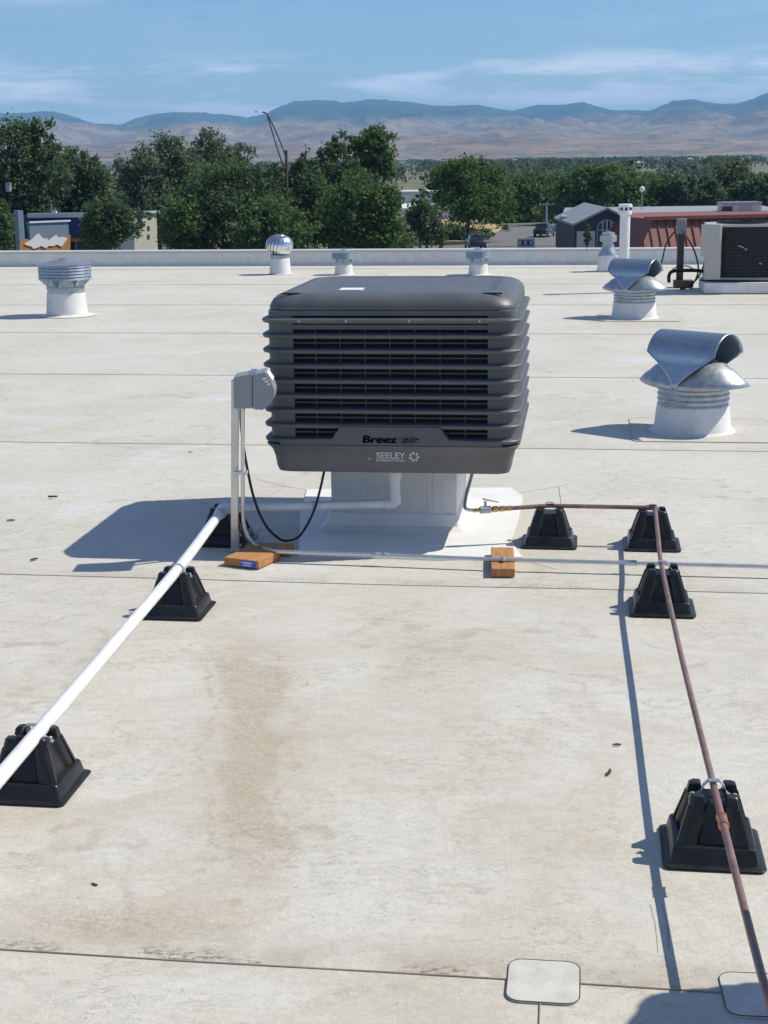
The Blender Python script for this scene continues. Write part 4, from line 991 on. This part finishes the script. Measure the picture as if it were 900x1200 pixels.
# white warehouses
wh = proot('warehouse', 'long white warehouse with pale roof half hidden by the round tree', 'building', 500, 235)
facade(wh, 462, 542, 244, 280, 235, 25, 'wall', 'white_wall'); facade(wh, 458, 535, 226, 250, 262, 20, 'rear_wall', 'white_wall')
panel(wh, 500, 543, 239, 246, 235, 0.4, 'fascia', 'white_wall'); panel(wh, 456, 537, 224.5, 228, 262, 0.6, 'roof_edge', 'grey_roof')
for k in range(4): panel(wh, 468 + 12 * k, 474 + 12 * k, 256, 264, 235, 0.08, 'window', 'glass')
w2 = proot('shed_building', 'pale grey metal shed right of the round tree', 'building', 600, 235)
facade(w2, 561, 618.5, 252, 278, 235, 14, 'wall', 'white_roof'); panel(w2, 559, 620, 250.5, 252.5, 235, 0.3, 'roof_edge', 'white_wall')
panel(w2, 585, 592, 258, 278, 235, 0.05, 'door', 'grey_roof')
aw = proot('open_canopy', 'low shop front under a tan canopy behind the parked cars', 'building', 640, 228)
panel(aw, 618, 650, 255.5, 258.5, 226, 3.0, 'canopy', 'tan_canvas'); facade(aw, 619, 668, 259, 278, 228, 8, 'wall', 'grey_roof')
for x in (621, 634, 648): panel(aw, x, x + 0.8, 258, 284, 224, 0.1, 'post', 'steel_pole')
for x in (624, 637, 653): panel(aw, x, x + 7, 263, 276, 228, 0.06, 'window', 'glass')
# dark gabled building
gb = proot('gabled_building', 'dark charcoal gabled building with a pale metal roof and arched window', 'building', 705, 130)
gp = [(673, 300), (673, 262), (711, 244), (736, 256), (736, 300)]
q = [AT(x, y, 130) - gb.location for x, y in gp]
MB().loft([[(p_.x, p_.y, max(p_.z, 0.01)) for p_ in q], [(p_.x, p_.y + 14, max(p_.z, 0.01)) for p_ in q]]).build('wall', M['charcoal_wall'], gb, smooth=False)
def slope(x0, y0, x1, y1, D, depth, name, m, root, th=0.18):
    a, b = AT(x0, y0, D) - root.location, AT(x1, y1, D) - root.location
    MB().add([(a.x, a.y - 0.5, a.z), (b.x, b.y - 0.5, b.z), (b.x, b.y + depth, b.z), (a.x, a.y + depth, a.z)] + [(a.x, a.y - 0.5, a.z - th), (b.x, b.y - 0.5, b.z - th), (b.x, b.y + depth, b.z - th), (a.x, a.y + depth, a.z - th)],
             [(0, 1, 2, 3), (7, 6, 5, 4), (0, 4, 5, 1), (1, 5, 6, 2), (2, 6, 7, 3), (3, 7, 4, 0)]).build(name, M[m], root, smooth=False)
slope(671, 262.3, 711, 242.8, 130, 14.5, 'roof', 'white_roof', gb); slope(711, 242.8, 739, 257, 130, 14.5, 'roof', 'white_roof', gb)
ar = [(699, 272)] + [(711 - 12 * math.cos(R(a)), 268 - 11 * math.sin(R(a))) for a in range(0, 181, 15)] + [(723, 272), (723, 296), (699, 296)]
flat_shape(gb, ar, 129.9, 0.12, 'window', 'grey_roof')
ar2 = [(701, 272)] + [(711 - 10 * math.cos(R(a)), 268 - 9 * math.sin(R(a))) for a in range(0, 181, 15)] + [(721, 272), (721, 296), (701, 296)]
flat_shape(gb, ar2, 129.75, 0.05, 'window_glass', 'charcoal_wall')
for x in (706, 711, 716): panel(gb, x - 0.3, x + 0.3, 259, 296, 129.7, 0.05, 'glazing_bar', 'white_wall')
panel(gb, 701, 721, 269, 269.8, 129.68, 0.05, 'glazing_bar', 'white_wall')
panel(gb, 676, 697, 271, 296, 130, 0.06, 'panel', 'cream_wall')
# red metal building with pale roof
rb = proot('red_roofed_building', 'long building with a red ribbed metal mansard and pale flat roof', 'building', 850, 122)
aL, aR = AT(752, 290, 122), AT(1010, 290, 122); topL = AT(768, 253, 124.2)
zt = topL.z - rb.location.z - 0.2; 
xl, xr = aL.x - rb.location.x - 1.5, aR.x - rb.location.x; tl = topL.x - rb.location.x
MB().add([(xl, 0, 0.01), (xr, 0, 0.01), (xr, 2.2, zt), (tl, 2.2, zt), (xl, 16, 0.01), (tl, 16, zt), (xr, 16, zt), (xr, 16, 0.01)], [(0, 1, 2, 3), (0, 3, 5, 4), (3, 2, 6, 5), (1, 7, 6, 2), (4, 5, 6, 7), (0, 4, 7, 1)]).build('mansard', M['red_metal'], rb, smooth=False)
for k in range(40):
    x = xl + 0.75 * k + 0.2
    f1 = 1.0 if x >= tl else max(0, (x - xl) / (tl - xl))
    if x > xr - 0.3 or f1 < 0.05: continue
    MB().bar((x, -0.03, 0.02), (x, 2.2 * f1 - 0.03, zt * f1), 0.09, 0.12).build('standing_seam', M['red_seam'], rb, smooth=False)
MB().box(((tl + xr) / 2 - 0.2, 2.0, zt + 0.08), (xr - tl + 1.2, 0.5, 0.28)).build('fascia', M['red_metal'], rb, smooth=False)
rzt = AT(800, 241.5, 156).z - rb.location.z
r0 = AT(680, 250, 122).x - rb.location.x + 0.4
MB().add([(r0, 16.2, zt - 0.3), (xr, 16.2, zt - 0.3), (xr, 34, rzt), (r0 + 2.5, 34, rzt), (r0, 16.2, zt - 0.55), (xr, 16.2, zt - 0.55), (xr, 34, rzt - 0.25), (r0 + 2.5, 34, rzt - 0.25)], [(0, 1, 2, 3), (4, 7, 6, 5), (0, 4, 5, 1), (1, 5, 6, 2), (2, 6, 7, 3), (3, 7, 4, 0)]).build('rear_roof', M['white_roof'], rb, rz=-R(14), smooth=False)
MB().box(((r0 + xr) / 2 + 4, 26, (zt - 0.3) / 2), (xr - r0 - 10, 14, zt - 0.4)).build('rear_wall', M['charcoal_wall'], rb, rz=-R(14), smooth=False)
rb.rotation_euler = (0, 0, R(14))
ac = proot('rooftop_unit', 'grey boxy air handler standing on the pale roof of the red building', 'air conditioner', 862, 140)
ac.location.z = AT(862, 250, 140).z
panel(ac, 841, 884, 237, 251, 140, 2.5, 'cabinet', 'white_wall'); panel(ac, 840, 885, 236.2, 237.6, 140, 2.7, 'lid', 'galv_dull')
panel(ac, 846, 858, 242, 249, 137.5, 0.06, 'intake', 'charcoal_wall'); panel(ac, 868, 880, 240, 249, 137.5, 0.06, 'access_panel', 'galv_dull')

# ------------------------------------------------------------------ street furniture, cars, lines
lp = AT(335, 250, 118); lp.z = GROUND_Z
la = thing('street_lamp', 'old street lamp with a long leaning double arm above the trees', 'street lamp', lp)
r_ = lambda x, y: AT(x, y, 118) - lp
MB().tube([(0, 0, 0), r_(335.5, 176)], [0.16, 0.11], 10).build('pole', M['pole_wood'], la)
MB().tube(spline([r_(335, 183), r_(325, 158), r_(315, 137), r_(311, 132.5), r_(306, 131)], 5), 0.055, 8).build('arm', M['dark_pole'], la)
MB().tube([r_(334.5, 203), r_(323, 168), r_(313.5, 136)], 0.045, 8).build('arm', M['dark_pole'], la)
c_ = r_(304, 131)
MB().loft([[(c_.x + dx, c_.y + w * sy, c_.z + dz) for sy, dz in ((-1, -0.05), (-0.6, 0.07), (0.6, 0.07), (1, -0.05))] for dx, w in ((-0.33, 0.06), (-0.2, 0.14), (0.05, 0.12), (0.22, 0.06))]).build('lamp_head', M['lamp_glass'], la)
def pole(name, lab, x, yt, D, r0, m, cat='utility pole', arms=(), extras=()):
    b = AT(x, 250, D); b.z = GROUND_Z; t = thing(name, lab, cat, b); tp = AT(x, yt, D) - b
    MB().tube([(0, 0, 0), tp], [r0, r0 * 0.7], 8).build('pole', M[m], t)
    for (y, w) in arms:
        c = AT(x, y, D) - b; MB().box((c.x, c.y - r0, c.z), (w, 0.1, 0.14)).build('crossarm', M[m], t, smooth=False)
        for s in (-0.45, -0.2, 0.2, 0.45): MB().lathe([(0.03, 0), (0.05, 0.06), (0.03, 0.14)], 6, (c.x + s * w, c.y - r0, c.z + 0.07)).build('insulator', M['lamp_glass'], t)
    return t, b
t_, b_ = pole('utility_pole', 'wooden power pole with a grey transformer among the left trees', 10, 185, 126, 0.14, 'pole_wood', arms=((190, 2.0),))
c_ = AT(11.5, 219, 126) - b_; MB().lathe([(0.2, -0.4), (0.26, -0.36), (0.26, 0.3), (0.2, 0.36)], 14, (c_.x, c_.y - 0.4, c_.z)).build('transformer', M['white_roof'], t_)
pole('utility_pole', 'pale steel signal pole standing between the parked car and dark gable', 640.5, 237, 190, 0.13, 'steel_pole', arms=((240, 1.8),))
pole('utility_pole', 'short dark pole at the near side of the street', 657, 254, 150, 0.11, 'dark_pole')
t_, b_ = pole('globe_lamp', 'slim lamp post with a white globe above the pale roof', 752.5, 225, 150, 0.05, 'steel_pole', cat='street lamp')
c_ = AT(752.5, 221.5, 150) - b_; MB().lathe([(0.08, -0.28), (0.24, -0.14), (0.28, 0.0), (0.22, 0.18), (0.06, 0.27)], 14, tuple(c_)).build('globe', M['lamp_glass'], t_)
sp_ = AT(640, 250, 190)
def line(pa, pb, sag, lab):
    a, b = pa, pb; pts = [a.lerp(b, k / 12) + Vector((0, 0, -sag * 4 * (k / 12) * (1 - k / 12))) for k in range(13)]
    tag(MB().tube(pts, 0.022, 5).build('power_line', M['cable']), lab, 'power line')
line(AT(-60, 170, 124), AT(190, 182, 150), 0.5, 'pale power line crossing in front of the left trees')
line(AT(460, 246, 190), AT(640, 240, 190), 0.6, 'thin power line leading left from the steel signal pole')
line(AT(640, 240, 190), AT(960, 234, 175), 0.7, 'thin power line leading right above the pale roof')
line(AT(460, 262, 160), AT(660, 258, 150), 0.7, 'low dark power line across the round tree')
sn = proot('street_sign', 'white roadside sign board with dark lettering just beyond the parapet', 'sign', 615, 145)
panel(sn, 606, 626, 279, 291, 145, 0.12, 'board', 'sign_white'); panel(sn, 607.5, 624.5, 281, 288.5, 144.88, 0.03, 'sign_face', 'slate_wall')
for k in range(5): panel(sn, 608.3 + 3.2 * k, 610.6 + 3.2 * k, 282.5, 286.5, 144.84, 0.02, 'lettering_block', 'charcoal_wall' if k % 2 else 'white_wall')
for x in (606, 625): panel(sn, x, x + 1.2, 279, 330, 145.1, 0.1, 'post', 'steel_pole')

def make_car(paint, lab):
    t = thing('parked_car', lab, 'car', (0, 0, 0), 0, 'cars on the street beyond the roof')
    sec = [(-0.86, 0.35), (-0.9, 0.55), (-0.88, 0.85), (-0.80, 0.98), (0.80, 0.98), (0.88, 0.85), (0.9, 0.55), (0.86, 0.35)]
    MB().loft([[(x * sx_, y, 0.35 + (z - 0.35) * sz) for x, z in sec] for y, sx_, sz in ((-2.25, 0.86, 0.8), (-2.1, 0.97, 0.98), (-1.0, 1, 1.03), (0.6, 1, 1.03), (1.9, 0.97, 0.92), (2.2, 0.85, 0.65))]).build('body', M[paint], t, angle=50)
    MB().loft([[(-w, y, z), (w, y, z)] + [(w * 0.8, y + k, z2), (-w * 0.8, y + k, z2)] for y, w, z, z2, k in ((-1.9, 0.8, 0.96, 1.0, 0.0), (-1.55, 0.82, 0.96, 1.46, 0.1), (0.1, 0.82, 0.96, 1.52, 0.0), (1.0, 0.8, 0.96, 1.0, 0.0))]).build('cabin', M['glass'], t, angle=30)
    MB().box((0, -0.72, 1.495), (1.2, 1.5, 0.05)).build('roof', M[paint], t, bevel=0.02)
    MB().box((0, -2.27, 0.5), (1.6, 0.12, 0.18)).build('bumper', M[paint], t, bevel=0.03)
    MB().box((0, -2.23, 0.74), (0.5, 0.03, 0.12)).build('number_plate', M['sign_white'], t, smooth=False)
    for s in (-1, 1):
        MB().box((s * 0.7, -2.17, 0.82), (0.26, 0.1, 0.14)).build('tail_lamp', M['red_lamp'], t, bevel=0.02)
        for y in (-1.4, 1.4):
            w = MB().tube([(s * 0.72, y, 0.33), (s * 0.9, y, 0.33)], 0.33, 18).build('wheel', M['tyre'], t)
            MB().tube([(s * 0.9, y, 0.33), (s * 0.91, y, 0.33)], 0.2, 12).build('rim', M['car_white'], w)
    return t
c1 = make_car('car_paint', 'dark car seen from behind on the street left of the white sign')
p_ = G(557, 292, GROUND_Z + 0.05); c1.location = p_; c1.rotation_euler = (0, 0, R(4))
p_ = G(638, 277, GROUND_Z + 0.05); dup(c1, p_, R(-20), label='dark car parked by the verge under the pale steel pole')
c3 = make_car('car_white', 'pale car parked under the canopy right of the steel pole'); c3.location = G(661, 272, GROUND_Z + 0.05); c3.rotation_euler = (0, 0, R(70))
p_ = G(192, 292, GROUND_Z + 0.05); p_.z = GROUND_Z + 0.02
dup(c3, p_, R(60), label='silver car parked right of the cream building under the trees')

# small far houses on the valley floor
rd = random.Random(5)
hm = []
for k in range(3):
    mb = MB(); mb.box((0, 0, 1.6), (11, 8, 3.2)); hm.append(mb.mesh('wall', M['white_wall'], False))
rm_ = MB().add([(-6, -4.6, 3.2), (6, -4.6, 3.2), (6, 4.6, 3.2), (-6, 4.6, 3.2), (-6, 0, 5.4), (6, 0, 5.4)], [(0, 1, 5, 4), (2, 3, 4, 5), (0, 4, 3), (1, 2, 5), (0, 3, 2, 1)]).mesh('roof', M['grey_roof'], False)
for k in range(34):
    D = rd.uniform(1300, 3000); az = rd.uniform(0.04, 0.27)
    t = thing('distant_house', 'tiny pale house far off among the valley trees below the hills', 'house', (D * az, D, GROUND_Z), rd.uniform(0, 3), 'far houses on the valley floor')
    t.scale = (rd.uniform(0.6, 1.3),) * 2 + (rd.uniform(0.7, 1.1),)
    for nm, me in (('wall', hm[0]), ('roof', rm_)):
        o = bpy.data.objects.new(nm, me); col.objects.link(o); o.parent = t

# ------------------------------------------------------------------ hills
SKY = [(-900, 120), (-600, 126), (-300, 128), (-120, 135), (0, 132), (30, 130), (60, 131), (85, 137), (110, 143), (140, 145), (165, 136), (190, 133), (240, 133), (270, 136), (290, 139), (310, 134), (325, 126), (345, 119), (385, 117), (400, 121), (430, 116), (450, 117), (490, 122), (530, 124), (560, 124), (600, 128), (640, 123), (680, 121), (710, 126), (735, 130), (760, 128), (790, 116), (815, 115), (835, 121), (860, 121), (885, 114), (900, 108), (980, 100), (1200, 112), (1500, 118), (1900, 120)]
sk = []
for x, y in SKY:
    d = ray(x, y); sk.append((math.atan2(d.x, d.y), d.z / math.hypot(d.x, d.y)))
def skyline(a):
    if a <= sk[0][0]: return sk[0][1]
    for (a0, e0), (a1, e1) in zip(sk, sk[1:]):
        if a <= a1:
            return e0 + (e1 - e0) * (a - a0) / (a1 - a0)
    return sk[-1][1]
NA, NR = 620, 150
mb = MB(); hv = []
R0, R1, RR = 3300, 14500, 11800
for j in range(NR + 1):
    r = R0 + (R1 - R0) * (j / NR)
    for i in range(NA + 1):
        a = -0.46 + 0.92 * i / NA
        x, y = r * math.sin(a), r * math.cos(a)
        top_ = skyline(a) * RR + CAM_H - GROUND_Z
        v3 = Vector((x / 900, y / 900, 0)); v4 = Vector((x / 330, y / 520, 4))
        rid = 1 - abs(noise.noise(Vector((x / 700 + 0.4 * noise.noise(v3), y / 2200, 1.3)))) * 1.7
        rid2 = 1 - abs(noise.noise(Vector((x / 260, y / 620, 5)))) * 1.6
        fh = noise.fractal(v3, 0.9, 2.1, 5)
        t = (r - 6000) / (RR - 6000)
        if t < 0: back = 0.0
        elif t <= 1: back = (t ** 1.25) * 0.93 + 0.07 * t
        else: back = max(0.0, 1 - ((r - RR) / 3600) ** 1.3)
        f = min(1, max(0, (r - R0) / 2400)); f = f * f * (3 - 2 * f)
        foot = f * (40 + 34 * fh + 34 * rid) * max(0.0, 1 - max(0, (r - 9000) / 4000))
        gul = (0 if t <= 0 else 4 * t * max(0, 1 - t) * 1.0)
        h = foot * (1 - 0.9 * max(0, min(1, t))) + back * top_
        h += gul * (rid - 0.55) * 0.24 * top_ + gul * (rid2 - 0.55) * 0.11 * top_ + min(1, f) * (rid2 - 0.5) * 10 * (1 - max(0, min(1, t)) * 0.8)
        fine = noise.ridged_multi_fractal(Vector((x / 420, y / 800, 8)), 0.9, 2.2, 5, 1.0, 2.0) - 1.0
        h += fine * (9 + 34 * max(0, min(1, t)) * (1.2 - max(0, min(1, t)))) * f
        # tree-lined crest roughness
        if abs(t - 1) < 0.04: h += 5 * noise.noise(Vector((x / 60, y / 60, 0))) + 5 * noise.noise(Vector((x / 22, y / 60, 3)))
        lim = skyline(a) * r
        if t < 0.985: h = min(h, lim * (0.97 if t > 0 else 0.9) + 2) if lim > 0 else h
        hv.append((x, y, GROUND_Z - 3 + max(0, h)))
W = NA + 1
mb.v = hv; mb.f = [(j * W + i, j * W + i + 1, (j + 1) * W + i + 1, (j + 1) * W + i) for j in range(NR) for i in range(NA)]
def hill_material():
    m = bpy.data.materials.new('dry_hills'); m.use_nodes = True
    n, l = m.node_tree.nodes, m.node_tree.links; b = n['Principled BSDF']; b.inputs['Roughness'].default_value = 0.95; b.inputs['Specular IOR Level'].default_value = 0.1
    g = n.new('ShaderNodeNewGeometry'); sp = n.new('ShaderNodeSeparateXYZ'); l.new(g.outputs['Position'], sp.inputs[0])
    def nz(s, d, r=0.6):
        t = n.new('ShaderNodeTexNoise'); t.inputs['Scale'].default_value = s; t.inputs['Detail'].default_value = d; t.inputs['Roughness'].default_value = r; l.new(g.outputs['Position'], t.inputs['Vector']); return t.outputs['Fac']
    r1 = n.new('ShaderNodeValToRGB'); e = r1.color_ramp.elements; e[0].position = 0.36; e[0].color = (0.15, 0.105, 0.08, 1); e[1].position = 0.64; e[1].color = (0.34, 0.245, 0.165, 1)
    l.new(nz(0.0026, 10, 0.74), r1.inputs['Fac'])
    # forest takes over with height, ragged by noise
    a = n.new('ShaderNodeMath'); a.operation = 'MULTIPLY_ADD'; a.inputs[1].default_value = 420; l.new(nz(0.0011, 9, 0.62), a.inputs[0]); l.new(sp.outputs['Z'], a.inputs[2])
    mr = n.new('ShaderNodeMapRange'); mr.inputs['From Min'].default_value = 390; mr.inputs['From Max'].default_value = 480; l.new(a.outputs[0], mr.inputs['Value'])
    mx = n.new('ShaderNodeMix'); mx.data_type = 'RGBA'; l.new(mr.outputs['Result'], mx.inputs[0]); l.new(r1.outputs['Color'], mx.inputs[6]); mx.inputs[7].default_value = (0.035, 0.055, 0.04, 1)
    cr_ = n.new('ShaderNodeMath'); cr_.operation = 'SUBTRACT'; l.new(nz(0.0045, 7, 0.6), cr_.inputs[0]); cr_.inputs[1].default_value = 0.5
    ca_ = n.new('ShaderNodeMath'); ca_.operation = 'ABSOLUTE'; l.new(cr_.outputs[0], ca_.inputs[0])
    cg = n.new('ShaderNodeMapRange'); cg.inputs['From Min'].default_value = 0.03; cg.inputs['From Max'].default_value = 0.0; cg.inputs['To Max'].default_value = 0.75; l.new(ca_.outputs[0], cg.inputs['Value'])
    mg = n.new('ShaderNodeMix'); mg.data_type = 'RGBA'; l.new(cg.outputs['Result'], mg.inputs[0]); l.new(mx.outputs[2], mg.inputs[6]); mg.inputs[7].default_value = (0.05, 0.055, 0.04, 1)  # brush-dark gully lines put into the colour, standing in for weak relief shading
    mx = mg
    r2 = n.new('ShaderNodeMapRange'); r2.inputs['From Min'].default_value = 0.56; r2.inputs['From Max'].default_value = 0.66; r2.inputs['To Max'].default_value = 0.75; l.new(nz(0.009, 8, 0.75), r2.inputs['Value'])
    m2 = n.new('ShaderNodeMix'); m2.data_type = 'RGBA'; l.new(r2.outputs['Result'], m2.inputs[0]); l.new(mx.outputs[2], m2.inputs[6]); m2.inputs[7].default_value = (0.06, 0.075, 0.045, 1)
    l.new(m2.outputs[2], b.inputs['Base Color']); return m
hills = mb.build('hills', hill_material(), angle=80); structure(hills)

# ------------------------------------------------------------------ air
hz = bpy.data.materials.new('haze'); hz.use_nodes = True
n = hz.node_tree.nodes; n.clear(); o_ = n.new('ShaderNodeOutputMaterial'); pv = n.new('ShaderNodeVolumePrincipled')
pv.inputs['Color'].default_value = (0.29, 0.59, 0.98, 1); pv.inputs['Density'].default_value = 8.0e-5; pv.inputs['Anisotropy'].default_value = 0.0
hz.node_tree.links.new(pv.outputs[0], o_.inputs['Volume'])
hz_top = max(v.co.z for v in hills.data.vertices) + 12
hx = MB().box((0, 7900, (hz_top + GROUND_Z - 4) / 2), (2 * S + 40, 16400, hz_top - GROUND_Z + 4)).build('haze', hz, smooth=False); stuff(hx); hx.display_type = 'WIRE'
